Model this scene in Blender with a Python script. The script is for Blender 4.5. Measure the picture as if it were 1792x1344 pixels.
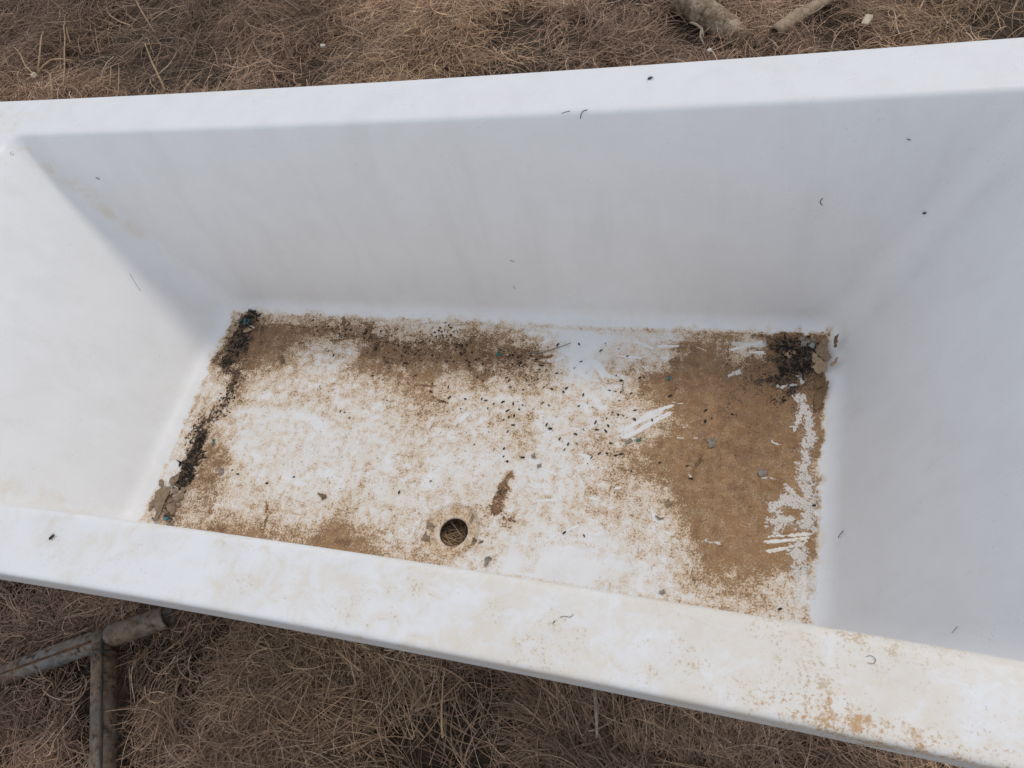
import bpy, bmesh, math, random
import numpy as np
from mathutils import Vector, Matrix, Euler

for o in list(bpy.data.objects):
    bpy.data.objects.remove(o, do_unlink=True)
scene = bpy.context.scene
col = scene.collection
rng = np.random.default_rng(11)
random.seed(5)

# ------------------------------------------------------------------ camera, sky, sun, exposure
RIM = 0.52                                   # height of the rim above the ground
cam_data = bpy.data.cameras.new("camera")
cam_data.sensor_width = 36.0
cam_data.lens = 36.0 * 1302.205 / 1792.0
cam_data.clip_start = 0.02
cam_data.clip_end = 500.0
cam = bpy.data.objects.new("camera", cam_data)
cam.location = (0.87828, -0.1917, 0.73025 + RIM)
cam.rotation_euler = Euler((0.546841, 0.220525, 0.203938), 'XYZ')
col.objects.link(cam)
scene.camera = cam

SUN_DIR = Vector((0.50, 0.46, 1.0)).normalized()     # towards the sun
elev = math.asin(SUN_DIR.z)
world = bpy.data.worlds.new("World")
scene.world = world
world.use_nodes = True
wn = world.node_tree
wn.nodes.clear()
sky = wn.nodes.new("ShaderNodeTexSky")
sky.sky_type = 'NISHITA'
sky.sun_disc = False
sky.sun_elevation = elev
sky.sun_rotation = math.atan2(SUN_DIR.x, SUN_DIR.y)
sky.dust_density = 1.0
sky.air_density = 1.0
sky.ozone_density = 1.0
bg = wn.nodes.new("ShaderNodeBackground")
bg.inputs["Strength"].default_value = 0.15
wo = wn.nodes.new("ShaderNodeOutputWorld")
veil = wn.nodes.new("ShaderNodeMix")                  # thin even cloud veil over the clear sky
veil.data_type = 'RGBA'
veil.inputs[0].default_value = 0.72
veil.inputs[7].default_value = (4.38, 4.45, 4.62, 1.0)
wn.links.new(sky.outputs[0], veil.inputs[6])
wn.links.new(veil.outputs[2], bg.inputs[0])
wn.links.new(bg.outputs[0], wo.inputs[0])
sd = bpy.data.lights.new("sun", 'SUN')
sd.energy = 0.85
sd.angle = math.radians(8.0)
sd.color = (1.0, 0.91, 0.79)
sun = bpy.data.objects.new("sun", sd)
sun.rotation_euler = SUN_DIR.to_track_quat('Z', 'Y').to_euler()
sun.location = SUN_DIR * 8
col.objects.link(sun)
vs = scene.view_settings
vs.view_transform = 'Standard'
vs.look = 'None'
vs.gamma = 1.0
vs.use_curve_mapping = False
vs.exposure = 0.04

# ------------------------------------------------------------------ measured tub dimensions (metres)
DEPTH = 0.435
FZ = RIM - DEPTH                             # tub floor level
WI = 0.6857                                  # inner width at the rim
RIM_N, RIM_F = 0.0856, 0.1001
TX0, TX1 = -0.476, 1.24                      # inner length at the rim
SX0, SX1, SY0, SY1 = -0.1976, 1.0266, 0.1015, 0.6042     # flat floor that holds the dirt
BX0, BX1 = SX0 - 0.022, SX1 + 0.020          # foot of the walls
BY0, BY1 = SY0 - 0.020, SY1 + 0.020
COVE = 0.034
DRAIN = (0.429, 0.1728)
DRAIN_R = 0.0254

STAIN_ROWS = [
"0000000001344445555555555555443333222111100000000000000011111111000",
"0000001123556666666666666665544443222111000000000000000011111111000",
"0001112345777666555566777766554443322111000000001000011222222111000",
"0012344445566665545556677665444444322110100000012111222333333321000",
"0013455543444444444445666654333333322210110000001112234444433321000",
"0012334444333333433333454433322222333211110000000112234555543321000",
"0011123454322233322222332222222233333211111111111122345666666642100",
"0001124564322222221112222222212232233321111111111222456777778874100",
"0001234654322222111112222211222222233322122222222222467777777874100",
"0011235654321111111121222211221122222222222223333322467777777864100",
"0012346543211111112221122112221112222222211223333333467788877864200",
"0112356421111111111111122112321111111111112223333333567888877765200",
"0112354321111111111111111112221111111111112222344555677899987765200",
"0112344322111111111111111112222221111222111222345677788899988765200",
"0112343322111111111121111122222222122232111233345677888899998765200",
"0012334322111111111222112223332222222332111234345677888999998764200",
"0023344332222222222222122333333222233332111233334567888999998864200",
"0122344432222333332222223344443222223332111222222356889999998864100",
"0112455433322333332222233455543222222222222222222356899999998864100",
"0113465443332222223333334555543233322222233212333467899999999864200",
"0124666554433222233333345566643344333433322112344567899999999976200",
"1135776665543222223445555666654455444544211112345677889999999987300",
"1247877766543322223566666766655666555544200112345678888889999987300",
"0257777776654433334677777766667777666543200012334468888778899987300",
"1357778877665555445666566655666776666542100011222247887666799987300",
"1356788888777766666654445544555555544321100011122147876543589987300",
"1245666666656665555543334333444344433210000011111236665543588876300",
"1123555544444444444332233222333233321100000011111234445542477765200",
"0013443332222222223221122222222221111000000001111123333432355554200",
"0123433322222222222211111111111100000000000000000011111211233322100",
"0134433322222222222111111111111100000000000000000000000000000000000"
]
DARK_ROWS = [
"3333333333333333333333333333333333333333333333333333333333333333333",
"3333333333333333333333333333333333333333333333333333333333333333333",
"3333333333333333333333333333333333333333333333333333333333333333333",
"3333334443333333333333333333333333333333333333333333333332222333333",
"3334444444333333333333333333333333333333333333333333333322222223333",
"3344455544333333333333333333333333334444333333333333333322211223333",
"3445566554433333333333333333333333344554333333333333333322211223333",
"4455666554333333333333333333333333345664333333333333333332222223333",
"4556666544333333333333333333333333446764333333333333333333322223333",
"4556665544333333333333333333333333456864333333333333333333333333333",
"4455555443333333333333333333333333456864333333333333344444333333333",
"4455544433333333333333333333333333456653333333333333444444433333333",
"4444444333333333333333333333333333445543333333333333444444443333333",
"3344333333333333333333333333333333344443333333333334444444444333333",
"3333333333333333333333333333333333334333333333333334444454444333333",
"3333344433333333333333333333333333333333333333333333444455544433333",
"3333444443333333333333333333333333333333333333333333444555554443333",
"3334455443333333333333333333333333333333333333333333444555555443333",
"3344566543332223333333333333333333333333333333333334444556655444333",
"3445786543322222333333333333333333333333333333333344455566665544333",
"4456886544322222333333334444444444444444333333333444555666766654444",
"4467987654333333344444444444444555555554443333334455555667777665444",
"4578987654433344445555556666555566666554443333344555566677888776544",
"5678888765544445555666677777766666666554443333344555556677899887655",
"5678888766555555666666777777766666666554443333344555555567889987655",
"5678898877666666667777777766666665555544433333334445555567789987655",
"5677777666555566666666666666655554444443333333334444444456678876655",
"5566666555444455555555555555554444443333333333333333334445666766544",
"5555555444333334444444444444444443333333333333333333333444555555444",
"5555555444333333333333333333333333333333333333333333333344444544444",
"5556554443333333333333333333333333333333333333333333333333344444333"
]
SCRAPES = [[[[0.7087, 0.4014], [0.7375, 0.4281], [0.7745, 0.4462]], 0.0036], [[[0.6925, 0.3879], [0.7251, 0.4129], [0.7585, 0.4299]], 0.0039], [[[0.6943, 0.3741], [0.7206, 0.3904], [0.7463, 0.4127], [0.7742, 0.4311]], 0.0045], [[[0.6958, 0.3624], [0.7153, 0.376]], 0.0022], [[[0.69, 0.3937], [0.6943, 0.3741]], 0.0014], [[[0.774, 0.4515], [0.7917, 0.4488]], 0.0006], [[[0.7889, 0.4024], [0.8191, 0.4083]], 0.0004], [[[0.7856, 0.3825], [0.8209, 0.3858]], 0.0004], [[[0.7299, 0.5668], [0.7776, 0.5695]], 0.0025], [[[0.6913, 0.576], [0.7306, 0.5601]], 0.0025], [[[0.6654, 0.5406], [0.7107, 0.5389]], 0.0025], [[[0.5509, 0.5521], [0.6301, 0.5205], [0.6492, 0.4931]], 0.0072], [[[0.5765, 0.517], [0.6195, 0.4888]], 0.0061], [[[0.5478, 0.5243], [0.5658, 0.5345]], 0.0039], [[[0.6281, 0.3363], [0.647, 0.3303]], 0.0036], [[[0.6282, 0.313], [0.6382, 0.3178]], 0.0025], [[[0.6168, 0.4328], [0.6577, 0.4319]], 0.0025], [[[0.6346, 0.3888], [0.6479, 0.3981]], 0.0022], [[[0.5946, 0.3852], [0.628, 0.3841]], 0.0022], [[[0.6924, 0.282], [0.7064, 0.2798]], 0.0028], [[[0.6541, 0.2593], [0.6683, 0.2572]], 0.0022], [[[0.7562, 0.2565], [0.7653, 0.2329]], 0.0022], [[[0.5581, 0.2409], [0.603, 0.2498]], 0.0025], [[[0.5648, 0.3025], [0.5918, 0.2938]], 0.0025], [[[0.6168, 0.19], [0.6477, 0.2115]], 0.0017], [[[0.9408, 0.2267], [0.9762, 0.2331], [0.9996, 0.2387]], 0.0025], [[[0.9337, 0.2159], [0.9676, 0.2235], [0.9997, 0.2309]], 0.0028], [[[0.9357, 0.2005], [0.9678, 0.2119], [0.9968, 0.224]], 0.0025], [[[0.8638, 0.5656], [0.9186, 0.5861]], 0.0028], [[[0.8953, 0.5631], [0.9228, 0.5647]], 0.0025], [[[0.8066, 0.5689], [0.8252, 0.5598]], 0.0014], [[[0.8131, 0.3171], [0.817, 0.3102]], 0.0014], [[[0.4042, 0.401], [0.3925, 0.3827]], 0.005], [[[0.0793, 0.3649], [0.1152, 0.341]], 0.0107]]
MUD_STROKES = [[[[0.5107, 0.2852], [0.5019, 0.2649], [0.4966, 0.2377], [0.4978, 0.2153]], 0.0079], [[[0.5072, 0.2578], [0.5006, 0.2194]], 0.0079], [[[0.5144, 0.2062], [0.5336, 0.2012]], 0.0036], [[[0.4214, 0.5258], [0.4825, 0.5295], [0.5383, 0.5329]], 0.0043], [[[0.5043, 0.5216], [0.5415, 0.5148]], 0.0036], [[[-0.1004, 0.5764], [-0.0187, 0.5749], [0.0528, 0.5679]], 0.005], [[[0.0707, 0.6002], [0.1023, 0.5498], [0.0618, 0.5425]], 0.005], [[[0.1389, 0.5824], [0.1715, 0.5384], [0.2118, 0.4967]], 0.01], [[[0.2249, 0.4975], [0.2618, 0.5239], [0.294, 0.5355]], 0.0057], [[[0.3765, 0.5165], [0.4148, 0.533]], 0.0064], [[[0.2474, 0.4517], [0.3248, 0.4527]], 0.0036], [[[0.0564, 0.1818], [0.069, 0.1512], [0.0731, 0.1203]], 0.0018], [[[0.068, 0.2411], [0.0595, 0.2067], [0.0574, 0.1901]], 0.0011], [[[-0.0364, 0.1184], [-0.0092, 0.1179]], 0.005], [[[-0.1626, 0.5518], [-0.1552, 0.4993], [-0.1618, 0.4679]], 0.0064], [[[-0.1305, 0.4547], [-0.1232, 0.4153]], 0.0043], [[[-0.1455, 0.3651], [-0.1471, 0.3364]], 0.0029], [[[-0.1493, 0.299], [-0.1478, 0.2448], [-0.1413, 0.2017]], 0.0071], [[[0.9431, 0.5702], [0.9968, 0.5733]], 0.0143], [[[1.0103, 0.5039], [1.0073, 0.4601]], 0.0079], [[[0.201, 0.3752], [0.1939, 0.4108]], 0.0009], [[[0.2345, 0.4508], [0.2381, 0.4097]], 0.0007], [[[0.3624, 0.3888], [0.4005, 0.3663]], 0.0011], [[[0.2517, 0.452], [0.4353, 0.4598]], 0.0011], [[[0.2581, 0.358], [0.4541, 0.3753]], 0.0011], [[[0.4355, 0.4625], [0.6804, 0.4823]], 0.0011], [[[0.6829, 0.4633], [0.7687, 0.4697]], 0.0011], [[[0.2247, 0.1281], [0.2452, 0.127]], 0.005], [[[0.3107, 0.1576], [0.3366, 0.1627]], 0.0014], [[[0.3925, 0.4849], [0.3979, 0.4445]], 0.0011], [[[0.3224, 0.4298], [0.3598, 0.4149]], 0.0021]]
CRUST = [[[[0.975, 0.4773], [0.9884, 0.4431], [0.9935, 0.4055], [0.9861, 0.3751], [0.9804, 0.3419]], 0.0084], [[[0.9867, 0.3319], [0.9901, 0.2973], [0.9934, 0.2705], [0.9848, 0.2527]], 0.0106], [[[0.9787, 0.45], [0.9697, 0.4184]], 0.0056], [[[0.9392, 0.2743], [0.96, 0.2939], [0.978, 0.3029]], 0.0056], [[[0.937, 0.2502], [0.9668, 0.2606]], 0.007], [[[0.9626, 0.3117], [0.9812, 0.2894]], 0.0061], [[[0.9825, 0.2067], [0.9771, 0.1869]], 0.0084], [[[0.8666, 0.5789], [0.9187, 0.5817]], 0.0061], [[[0.8598, 0.5139], [0.88, 0.5237]], 0.0039], [[[0.9419, 0.4949], [0.9681, 0.5029]], 0.0022], [[[0.9775, 0.526], [0.9778, 0.5097]], 0.0039], [[[0.9219, 0.325], [0.9468, 0.3259]], 0.0014], [[[0.841, 0.2081], [0.8658, 0.2079]], 0.0025], [[[0.9353, 0.3926], [0.9419, 0.3857]], 0.0017], [[[0.9562, 0.2924], [0.9866, 0.2821], [0.9929, 0.2526]], 0.01], [[[0.976, 0.208], [0.9793, 0.183], [0.9854, 0.1621], [0.9857, 0.1407]], 0.0125], [[[0.9384, 0.2765], [0.9541, 0.258], [0.9457, 0.2368]], 0.007]]
PELLETS = [[0.5477, 0.5586, 50], [0.5887, 0.5628, -70], [0.6384, 0.5675, 35], [0.632, 0.5509, 25], [0.5987, 0.5245, 10], [0.5883, 0.5098, 40], [0.668, 0.4986, 85], [0.6781, 0.4886, -10], [0.6828, 0.5413, 25], [0.6651, 0.5568, -20], [0.7107, 0.4965, 30], [0.7178, 0.4982, -55], [0.7287, 0.4782, -20], [0.6598, 0.4669, -25], [0.6708, 0.4656, -15], [0.6806, 0.4649, 60], [0.691, 0.4601, 45], [0.6991, 0.4633, 15], [0.6799, 0.447, -35], [0.71, 0.4295, 0], [0.671, 0.4218, 70], [0.6821, 0.4185, -70], [0.6907, 0.4176, -35], [0.6979, 0.4143, -25], [0.7116, 0.4116, -60], [0.6627, 0.4096, 40], [0.6443, 0.4, 65], [0.6677, 0.3951, -70], [0.6342, 0.4301, -30], [0.6093, 0.4303, 20], [0.6138, 0.4537, 75], [0.5764, 0.4571, -65], [0.5807, 0.465, 40], [0.5419, 0.4319, 30], [0.5542, 0.4271, -55], [0.5569, 0.3876, 60], [0.565, 0.3803, -15], [0.6126, 0.3735, -35], [0.6246, 0.3847, 60], [0.6351, 0.3826, 80], [0.6491, 0.3856, -20], [0.6647, 0.3844, -60], [0.5856, 0.3618, 50], [0.6164, 0.3566, 0], [0.619, 0.3527, 40], [0.5975, 0.3416, 65], [0.6025, 0.3528, 75], [0.6767, 0.362, -25], [0.66, 0.3411, 25], [0.6725, 0.3423, -10], [0.6897, 0.34, 15], [0.6981, 0.3429, -10], [0.4677, 0.4731, 65], [0.462, 0.4802, -10], [0.5018, 0.4779, -75], [0.523, 0.4811, 50], [0.4738, 0.4601, 0], [0.5087, 0.4662, 15], [0.5388, 0.4649, 55], [0.5535, 0.4618, -40], [0.4995, 0.4563, 20], [0.4862, 0.4258, 85], [0.4944, 0.4306, -20], [0.5054, 0.4238, -40], [0.5005, 0.4144, -60], [0.5258, 0.4174, 40], [0.4778, 0.4094, 30], [0.4938, 0.4009, 85], [0.4837, 0.3971, 75], [0.4673, 0.4279, 20], [0.4962, 0.3818, -10], [0.4886, 0.3681, 65], [0.4877, 0.3335, 50], [0.5569, 0.4957, 10], [0.565, 0.4962, 40], [0.5246, 0.5108, -25], [0.8603, 0.536, 15], [0.6954, 0.272, 80], [0.6226, 0.1925, 35], [0.6559, 0.1914, -65], [1.0052, 0.2847, -5], [0.8313, 0.418, 85], [0.8684, 0.4561, 60], [0.7679, 0.4634, 10], [0.8085, 0.3322, 15], [0.8163, 0.3101, -20], [0.7631, 0.3336, 20], [0.8909, 0.511, 0], [0.8745, 0.4359, -40], [0.8304, 0.4394, 30], [0.8416, 0.4248, 50], [0.742, 0.4131, -85], [0.7099, 0.4299, 0], [0.7128, 0.4118, 30], [0.6582, 0.3392, 15], [0.672, 0.3421, 0], [0.6469, 0.3311, 60], [0.6619, 0.3137, 20], [0.5855, 0.362, 40], [0.6179, 0.355, 30], [0.5979, 0.3432, 70], [0.4894, 0.3327, 40], [0.4905, 0.3187, 40], [0.5262, 0.3199, -10], [0.5, 0.3097, -55], [0.4503, 0.4229, 80], [0.4655, 0.4268, 40], [0.4965, 0.3816, 20], [0.4806, 0.4111, 30], [0.4751, 0.3906, 20], [0.7177, 0.3127, 50], [0.6882, 0.3398, 0], [0.6972, 0.3431, 0], [0.068, 0.517, 40], [0.1531, 0.4624, 45], [0.1858, 0.4652, 10], [0.2016, 0.4615, 25], [0.2098, 0.4582, -30], [0.2338, 0.4124, -40], [0.167, 0.3687, 40], [0.1529, 0.379, 10], [0.143, 0.3809, 60], [0.3916, 0.4279, -35], [0.387, 0.4067, 20], [0.4531, 0.3636, -35], [0.4496, 0.4216, 75], [0.4662, 0.4268, 45], [0.4237, 0.4304, 50], [0.4327, 0.428, -10], [0.4399, 0.4118, 75], [0.4867, 0.4245, -80], [0.4782, 0.409, 25], [0.4927, 0.4008, 80], [0.4683, 0.4733, 50], [0.4735, 0.4599, 5], [0.4044, 0.4769, 10], [0.4169, 0.4705, -50], [0.4622, 0.4796, -5], [0.4313, 0.3365, 35], [0.4874, 0.3331, 50], [0.4906, 0.3181, 40], [0.4993, 0.3088, -60], [0.4955, 0.3816, -5], [0.5251, 0.3196, -20], [0.488, 0.368, 70], [0.3513, 0.451, 80], [0.3594, 0.4289, 40], [0.3483, 0.4193, 20], [0.3171, 0.4567, 75], [0.3197, 0.4379, -50], [0.0782, 0.4339, 65], [0.277, 0.4723, 20], [0.2829, 0.5215, -50], [0.1727, 0.5281, 60], [0.0835, 0.5072, 85], [0.4355, 0.5418, -20], [0.3452, 0.5351, -60], [1.0029, 0.1136, 60], [0.9959, 0.1126, -45], [0.9597, 0.1172, 10], [1.0206, 0.1041, -20], [1.0049, 0.2847, 0], [0.0947, 0.2363, 0], [0.0436, 0.218, 0], [0.3134, 0.2295, 80], [0.3668, 0.2575, 10], [0.077, 0.2955, 80], [-0.0262, 0.2294, 0], [-0.0422, 0.2362, 45], [0.1317, 0.4654, 30]]
FLAKES = [["tan", "long plank-shaped tan mud flake, largest in the near left corner", [[-0.1857, 0.1719], [-0.1756, 0.1838], [-0.1546, 0.1861], [-0.1544, 0.1737], [-0.1537, 0.1526], [-0.1515, 0.1286], [-0.1515, 0.1132], [-0.1597, 0.1139], [-0.1623, 0.1342], [-0.1775, 0.1464]]], ["tan", "small leaning mud flake at the outermost left of the near left corner", [[-0.1914, 0.1518], [-0.1859, 0.1586], [-0.1792, 0.1497], [-0.1809, 0.1355], [-0.1865, 0.1348]]], ["tan", "small mud flake above the long flake in the near left corner", [[-0.1922, 0.1964], [-0.1862, 0.2007], [-0.178, 0.1925], [-0.1775, 0.1836], [-0.1869, 0.1861]]], ["tan", "oval mud flake at the upper end of the near left corner pile", [[-0.1697, 0.2043], [-0.1618, 0.2087], [-0.1531, 0.1952], [-0.1531, 0.1872], [-0.1664, 0.1956]]], ["tan", "pale-edged flake beside the black crumbs, top of near left pile", [[-0.1638, 0.2085], [-0.154, 0.2132], [-0.1505, 0.2081], [-0.1503, 0.1955], [-0.1567, 0.1984]]], ["tan", "small flat flake between black crumbs and long flake, near left corner", [[-0.1529, 0.1827], [-0.147, 0.1869], [-0.1307, 0.1781], [-0.1476, 0.1762]]], ["tan", "broad reddish tan flake at the right of the near left corner pile", [[-0.1416, 0.1681], [-0.1299, 0.1764], [-0.1186, 0.1777], [-0.1175, 0.1673], [-0.13, 0.1606], [-0.1411, 0.1611]]], ["tan", "tiny square flake in the middle of the near left corner pile", [[-0.155, 0.163], [-0.146, 0.1649], [-0.1404, 0.1577], [-0.1494, 0.1558]]], ["tan", "angular flake right of the long flake's middle, near left corner", [[-0.1481, 0.1533], [-0.1377, 0.1562], [-0.1256, 0.1438], [-0.1285, 0.134], [-0.1407, 0.1385], [-0.1485, 0.1463]]], ["tan", "tiny flake beside the lower half of the long flake", [[-0.1544, 0.1421], [-0.1434, 0.1399], [-0.1411, 0.1316], [-0.1495, 0.1306]]], ["tan", "small reddish flake at the right edge of the near left pile", [[-0.1312, 0.157], [-0.1217, 0.1598], [-0.1186, 0.1515], [-0.1252, 0.149]]], ["tan", "flat flake below the turquoise chip at the near rim", [[-0.1418, 0.1212], [-0.1233, 0.1235], [-0.1181, 0.1131], [-0.1328, 0.1113]]], ["tan", "pale flake at the upper right of the near left corner pile", [[-0.1356, 0.1882], [-0.127, 0.1909], [-0.1192, 0.1829], [-0.1288, 0.1783]]], ["teal", "bright turquoise paint chip in the near left corner pile", [[-0.1414, 0.126], [-0.1372, 0.1298], [-0.1331, 0.1263], [-0.136, 0.1213], [-0.1421, 0.1213]]], ["green", "green paint chip at the outer edge of the near left corner pile", [[-0.172, 0.1209], [-0.17, 0.1245], [-0.1623, 0.1201], [-0.1663, 0.1189]]], ["green", "upright green paint chip right of the dark crumbs along the left edge", [[-0.1142, 0.296], [-0.1094, 0.2957], [-0.1069, 0.2885], [-0.1077, 0.2818], [-0.1099, 0.2831]]], ["pale", "large pale angular mud flake, biggest in the far right corner pile", [[0.9996, 0.5599], [1.002, 0.5664], [1.0076, 0.5604], [1.0175, 0.5485], [1.0248, 0.5397], [1.0236, 0.5304], [1.0102, 0.518], [0.9979, 0.5348], [1.0065, 0.5416], [1.0003, 0.5505]]], ["tan", "tall brown mud flake standing behind the pale flake in far right corner", [[1.0051, 0.5729], [1.0137, 0.583], [1.0162, 0.5927], [1.0243, 0.5931], [1.0236, 0.5708], [1.0267, 0.5584], [1.0248, 0.5428], [1.0163, 0.5515], [1.0064, 0.5651]]], ["brown", "brown mud flake at the left end of the far right corner pile", [[0.9235, 0.5926], [0.9286, 0.597], [0.9353, 0.5883], [0.9419, 0.5822], [0.9395, 0.5772], [0.9292, 0.5774], [0.9226, 0.5827]]], ["pale", "tan mud flake lying alone amid black crumbs in far right corner", [[0.9545, 0.562], [0.9626, 0.568], [0.9727, 0.5662], [0.974, 0.5615], [0.9666, 0.5563], [0.9642, 0.5499], [0.9553, 0.5556]]], ["grey", "tiny grey flake left of centre in the far right corner pile", [[0.9503, 0.5794], [0.956, 0.5797], [0.9574, 0.575], [0.9523, 0.5731]]], ["grey", "grey slab at the back of the far right corner pile", [[0.9824, 0.5893], [0.9912, 0.593], [0.9981, 0.5901], [0.9901, 0.5784], [0.9814, 0.5747]]], ["grey", "tiny grey flake touching the pale flake's left side, far right corner", [[0.994, 0.5564], [0.999, 0.5599], [1.0003, 0.5505], [0.9966, 0.5487]]], ["grey", "small grey flake behind the blue-grey chip, far right corner", [[0.9981, 0.595], [1.005, 0.5969], [1.0056, 0.5889], [1.0, 0.5886]]], ["grey", "pale grey lump at the back edge of the far right corner pile", [[0.9785, 0.5972], [0.9873, 0.5992], [0.9874, 0.5928], [0.9811, 0.5892]]], ["bluegrey", "blue-grey chip between brown flakes in the far right corner pile", [[0.9938, 0.5802], [1.0, 0.5886], [1.0044, 0.5808], [1.0032, 0.5752], [0.9951, 0.5763]]], ["brown", "square brown mud flake against the right end, below the corner pile", [[1.0054, 0.5139], [1.0187, 0.5148], [1.0175, 0.4966], [1.0055, 0.4927]]], ["brown", "long ragged brown mud flake along the right edge of the floor", [[1.0045, 0.4543], [1.0055, 0.4868], [1.0163, 0.4935], [1.0235, 0.5061], [1.0259, 0.5062], [1.0223, 0.488], [1.0235, 0.4822], [1.0176, 0.4729], [1.0152, 0.4581], [1.0069, 0.4516]]], ["brown", "narrow dark brown flake standing off the far right corner pile", [[1.0335, 0.5888], [1.0391, 0.5876], [1.0371, 0.5653], [1.0334, 0.5651]]], ["pale", "small curled pale flake at the right tip of the far right corner pile", [[1.0272, 0.5367], [1.0345, 0.5449], [1.0388, 0.5437], [1.0369, 0.5358], [1.0296, 0.5323]]], ["pale", "pale flake on the left of the far left corner pile", [[-0.1886, 0.5567], [-0.1819, 0.5638], [-0.171, 0.5666], [-0.1651, 0.5556], [-0.174, 0.5484]]], ["pale", "wide pale flake below the turquoise chip, far left corner", [[-0.1527, 0.5495], [-0.1541, 0.5629], [-0.1383, 0.5614], [-0.1267, 0.5598], [-0.1355, 0.5549], [-0.1463, 0.5499]]], ["pale", "lowest pale flake of the far left corner pile", [[-0.188, 0.5455], [-0.1782, 0.5505], [-0.1723, 0.5396], [-0.181, 0.5347]]], ["teal", "bright turquoise paint chip in the far left corner pile", [[-0.1627, 0.582], [-0.1575, 0.5857], [-0.1509, 0.5843], [-0.1487, 0.5711], [-0.1566, 0.5716]]], ["green", "dark teal paint sliver left of the turquoise chip in far left corner", [[-0.1797, 0.58], [-0.174, 0.5848], [-0.1696, 0.5805], [-0.1747, 0.5785]]], ["white", "white sliver beside the turquoise chip in the far left corner", [[-0.142, 0.5703], [-0.1316, 0.5663], [-0.1261, 0.5609], [-0.1349, 0.5638]]], ["tan", "triangular grey-tan flake left below the drain hole", [[0.379, 0.1491], [0.382, 0.164], [0.394, 0.1548], [0.3931, 0.1494]]], ["tan", "narrow grey-tan flake on the right edge of the drain recess", [[0.4567, 0.2009], [0.4584, 0.2066], [0.4627, 0.2016], [0.4626, 0.1924], [0.4594, 0.1928]]], ["brown", "dark brown flake right below the drain, nearer the hole of two", [[0.4688, 0.1628], [0.472, 0.1655], [0.4779, 0.1595], [0.4694, 0.1569]]], ["brown", "dark brown flake right below the drain, farther from the hole of two", [[0.4807, 0.1606], [0.4892, 0.1632], [0.4895, 0.1587], [0.483, 0.1572]]], ["grey", "hook-shaped grey flake between the drain and the near rim", [[0.498, 0.1312], [0.5057, 0.1366], [0.5121, 0.1345], [0.505, 0.1264], [0.5058, 0.1164], [0.5013, 0.1201]]], ["grey", "small grey flake right above the dark mud streak", [[0.556, 0.304], [0.5615, 0.3119], [0.5633, 0.3064], [0.5592, 0.3035]]], ["tan", "crooked tan flake touching the left edge of the drain hole", [[0.3798, 0.1839], [0.3853, 0.1814], [0.4015, 0.1741], [0.3962, 0.1704], [0.3834, 0.1766]]], ["grey", "round grey flake on the brown stain beside the white crust", [[0.92, 0.3338], [0.9276, 0.34], [0.9357, 0.3337], [0.9313, 0.326], [0.9219, 0.325]]], ["tan", "tan flake on pale floor left of the brown stain, upper of two", [[0.7768, 0.2642], [0.7844, 0.2705], [0.7903, 0.2605], [0.7844, 0.2545]]], ["tan", "tan flake on pale floor left of the brown stain, lower of two", [[0.7646, 0.2398], [0.7812, 0.2365], [0.772, 0.2312]]], ["grey", "square grey flake in the middle of the brown stain", [[0.8378, 0.3835], [0.8509, 0.3866], [0.8503, 0.3713], [0.8405, 0.3685]]], ["grey", "dark grey flake at mid floor, upper of a close pair", [[0.54, 0.3256], [0.5466, 0.3302], [0.5499, 0.3226], [0.543, 0.32]]], ["grey", "dark grey flake at mid floor, lower of a close pair", [[0.5547, 0.3074], [0.5612, 0.3119], [0.5626, 0.3043], [0.5575, 0.3018]]], ["brown", "narrow brown flake on the left part of the brown stain", [[0.8228, 0.3404], [0.8318, 0.3525], [0.831, 0.3412], [0.8207, 0.3253]]], ["grey", "pale grey flake at the lower end of the diagonal white scrape", [[0.6989, 0.3658], [0.7085, 0.3734], [0.7142, 0.37], [0.7046, 0.3625]]], ["green", "grey-green flake beside the lower end of diagonal white scrape", [[0.7195, 0.3738], [0.7266, 0.376], [0.7273, 0.3693], [0.7213, 0.3678]]], ["teal", "turquoise paint chip on the floor above the diagonal white scrape", [[0.7588, 0.5002], [0.7625, 0.5028], [0.7652, 0.4973], [0.7616, 0.4947]]], ["green", "dark teal paint chip at the left end of dark mud band", [[0.4298, 0.5325], [0.44, 0.5331], [0.4407, 0.5269], [0.4318, 0.5264]]], ["green", "green paint chip on the right end of the dark mud band", [[0.5089, 0.5398], [0.5138, 0.5419], [0.514, 0.5358], [0.5111, 0.5349]]], ["brown", "brown flake on white floor left of the drain", [[0.1556, 0.2113], [0.1666, 0.2105], [0.1774, 0.2037], [0.169, 0.1979]]], ["grey", "dark flake on white floor right of the left wall debris", [[-0.0728, 0.2327], [-0.0612, 0.2383], [-0.0587, 0.2277], [-0.0617, 0.2188]]], ["brown", "dark brown flake on tan floor near the far left corner", [[-0.0382, 0.4909], [-0.0315, 0.499], [-0.0209, 0.4845], [-0.0251, 0.4767]]], ["grey", "small grey flake beside the near rim right of the drain", [[0.7845, 0.1186], [0.7918, 0.1222], [0.7942, 0.1168], [0.789, 0.1135]]]]

# ------------------------------------------------------------------ helpers
def link(o, parent=None):
    col.objects.link(o)
    if parent is not None:
        o.parent = parent
    return o

def tag(o, label=None, cat=None, group=None, kind=None):
    if label: o["label"] = label
    if cat: o["category"] = cat
    if group: o["group"] = group
    if kind: o["kind"] = kind
    return o

def empty(name, loc):
    o = bpy.data.objects.new(name, None)
    o.location = loc
    o.empty_display_size = 0.05
    return link(o)

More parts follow.
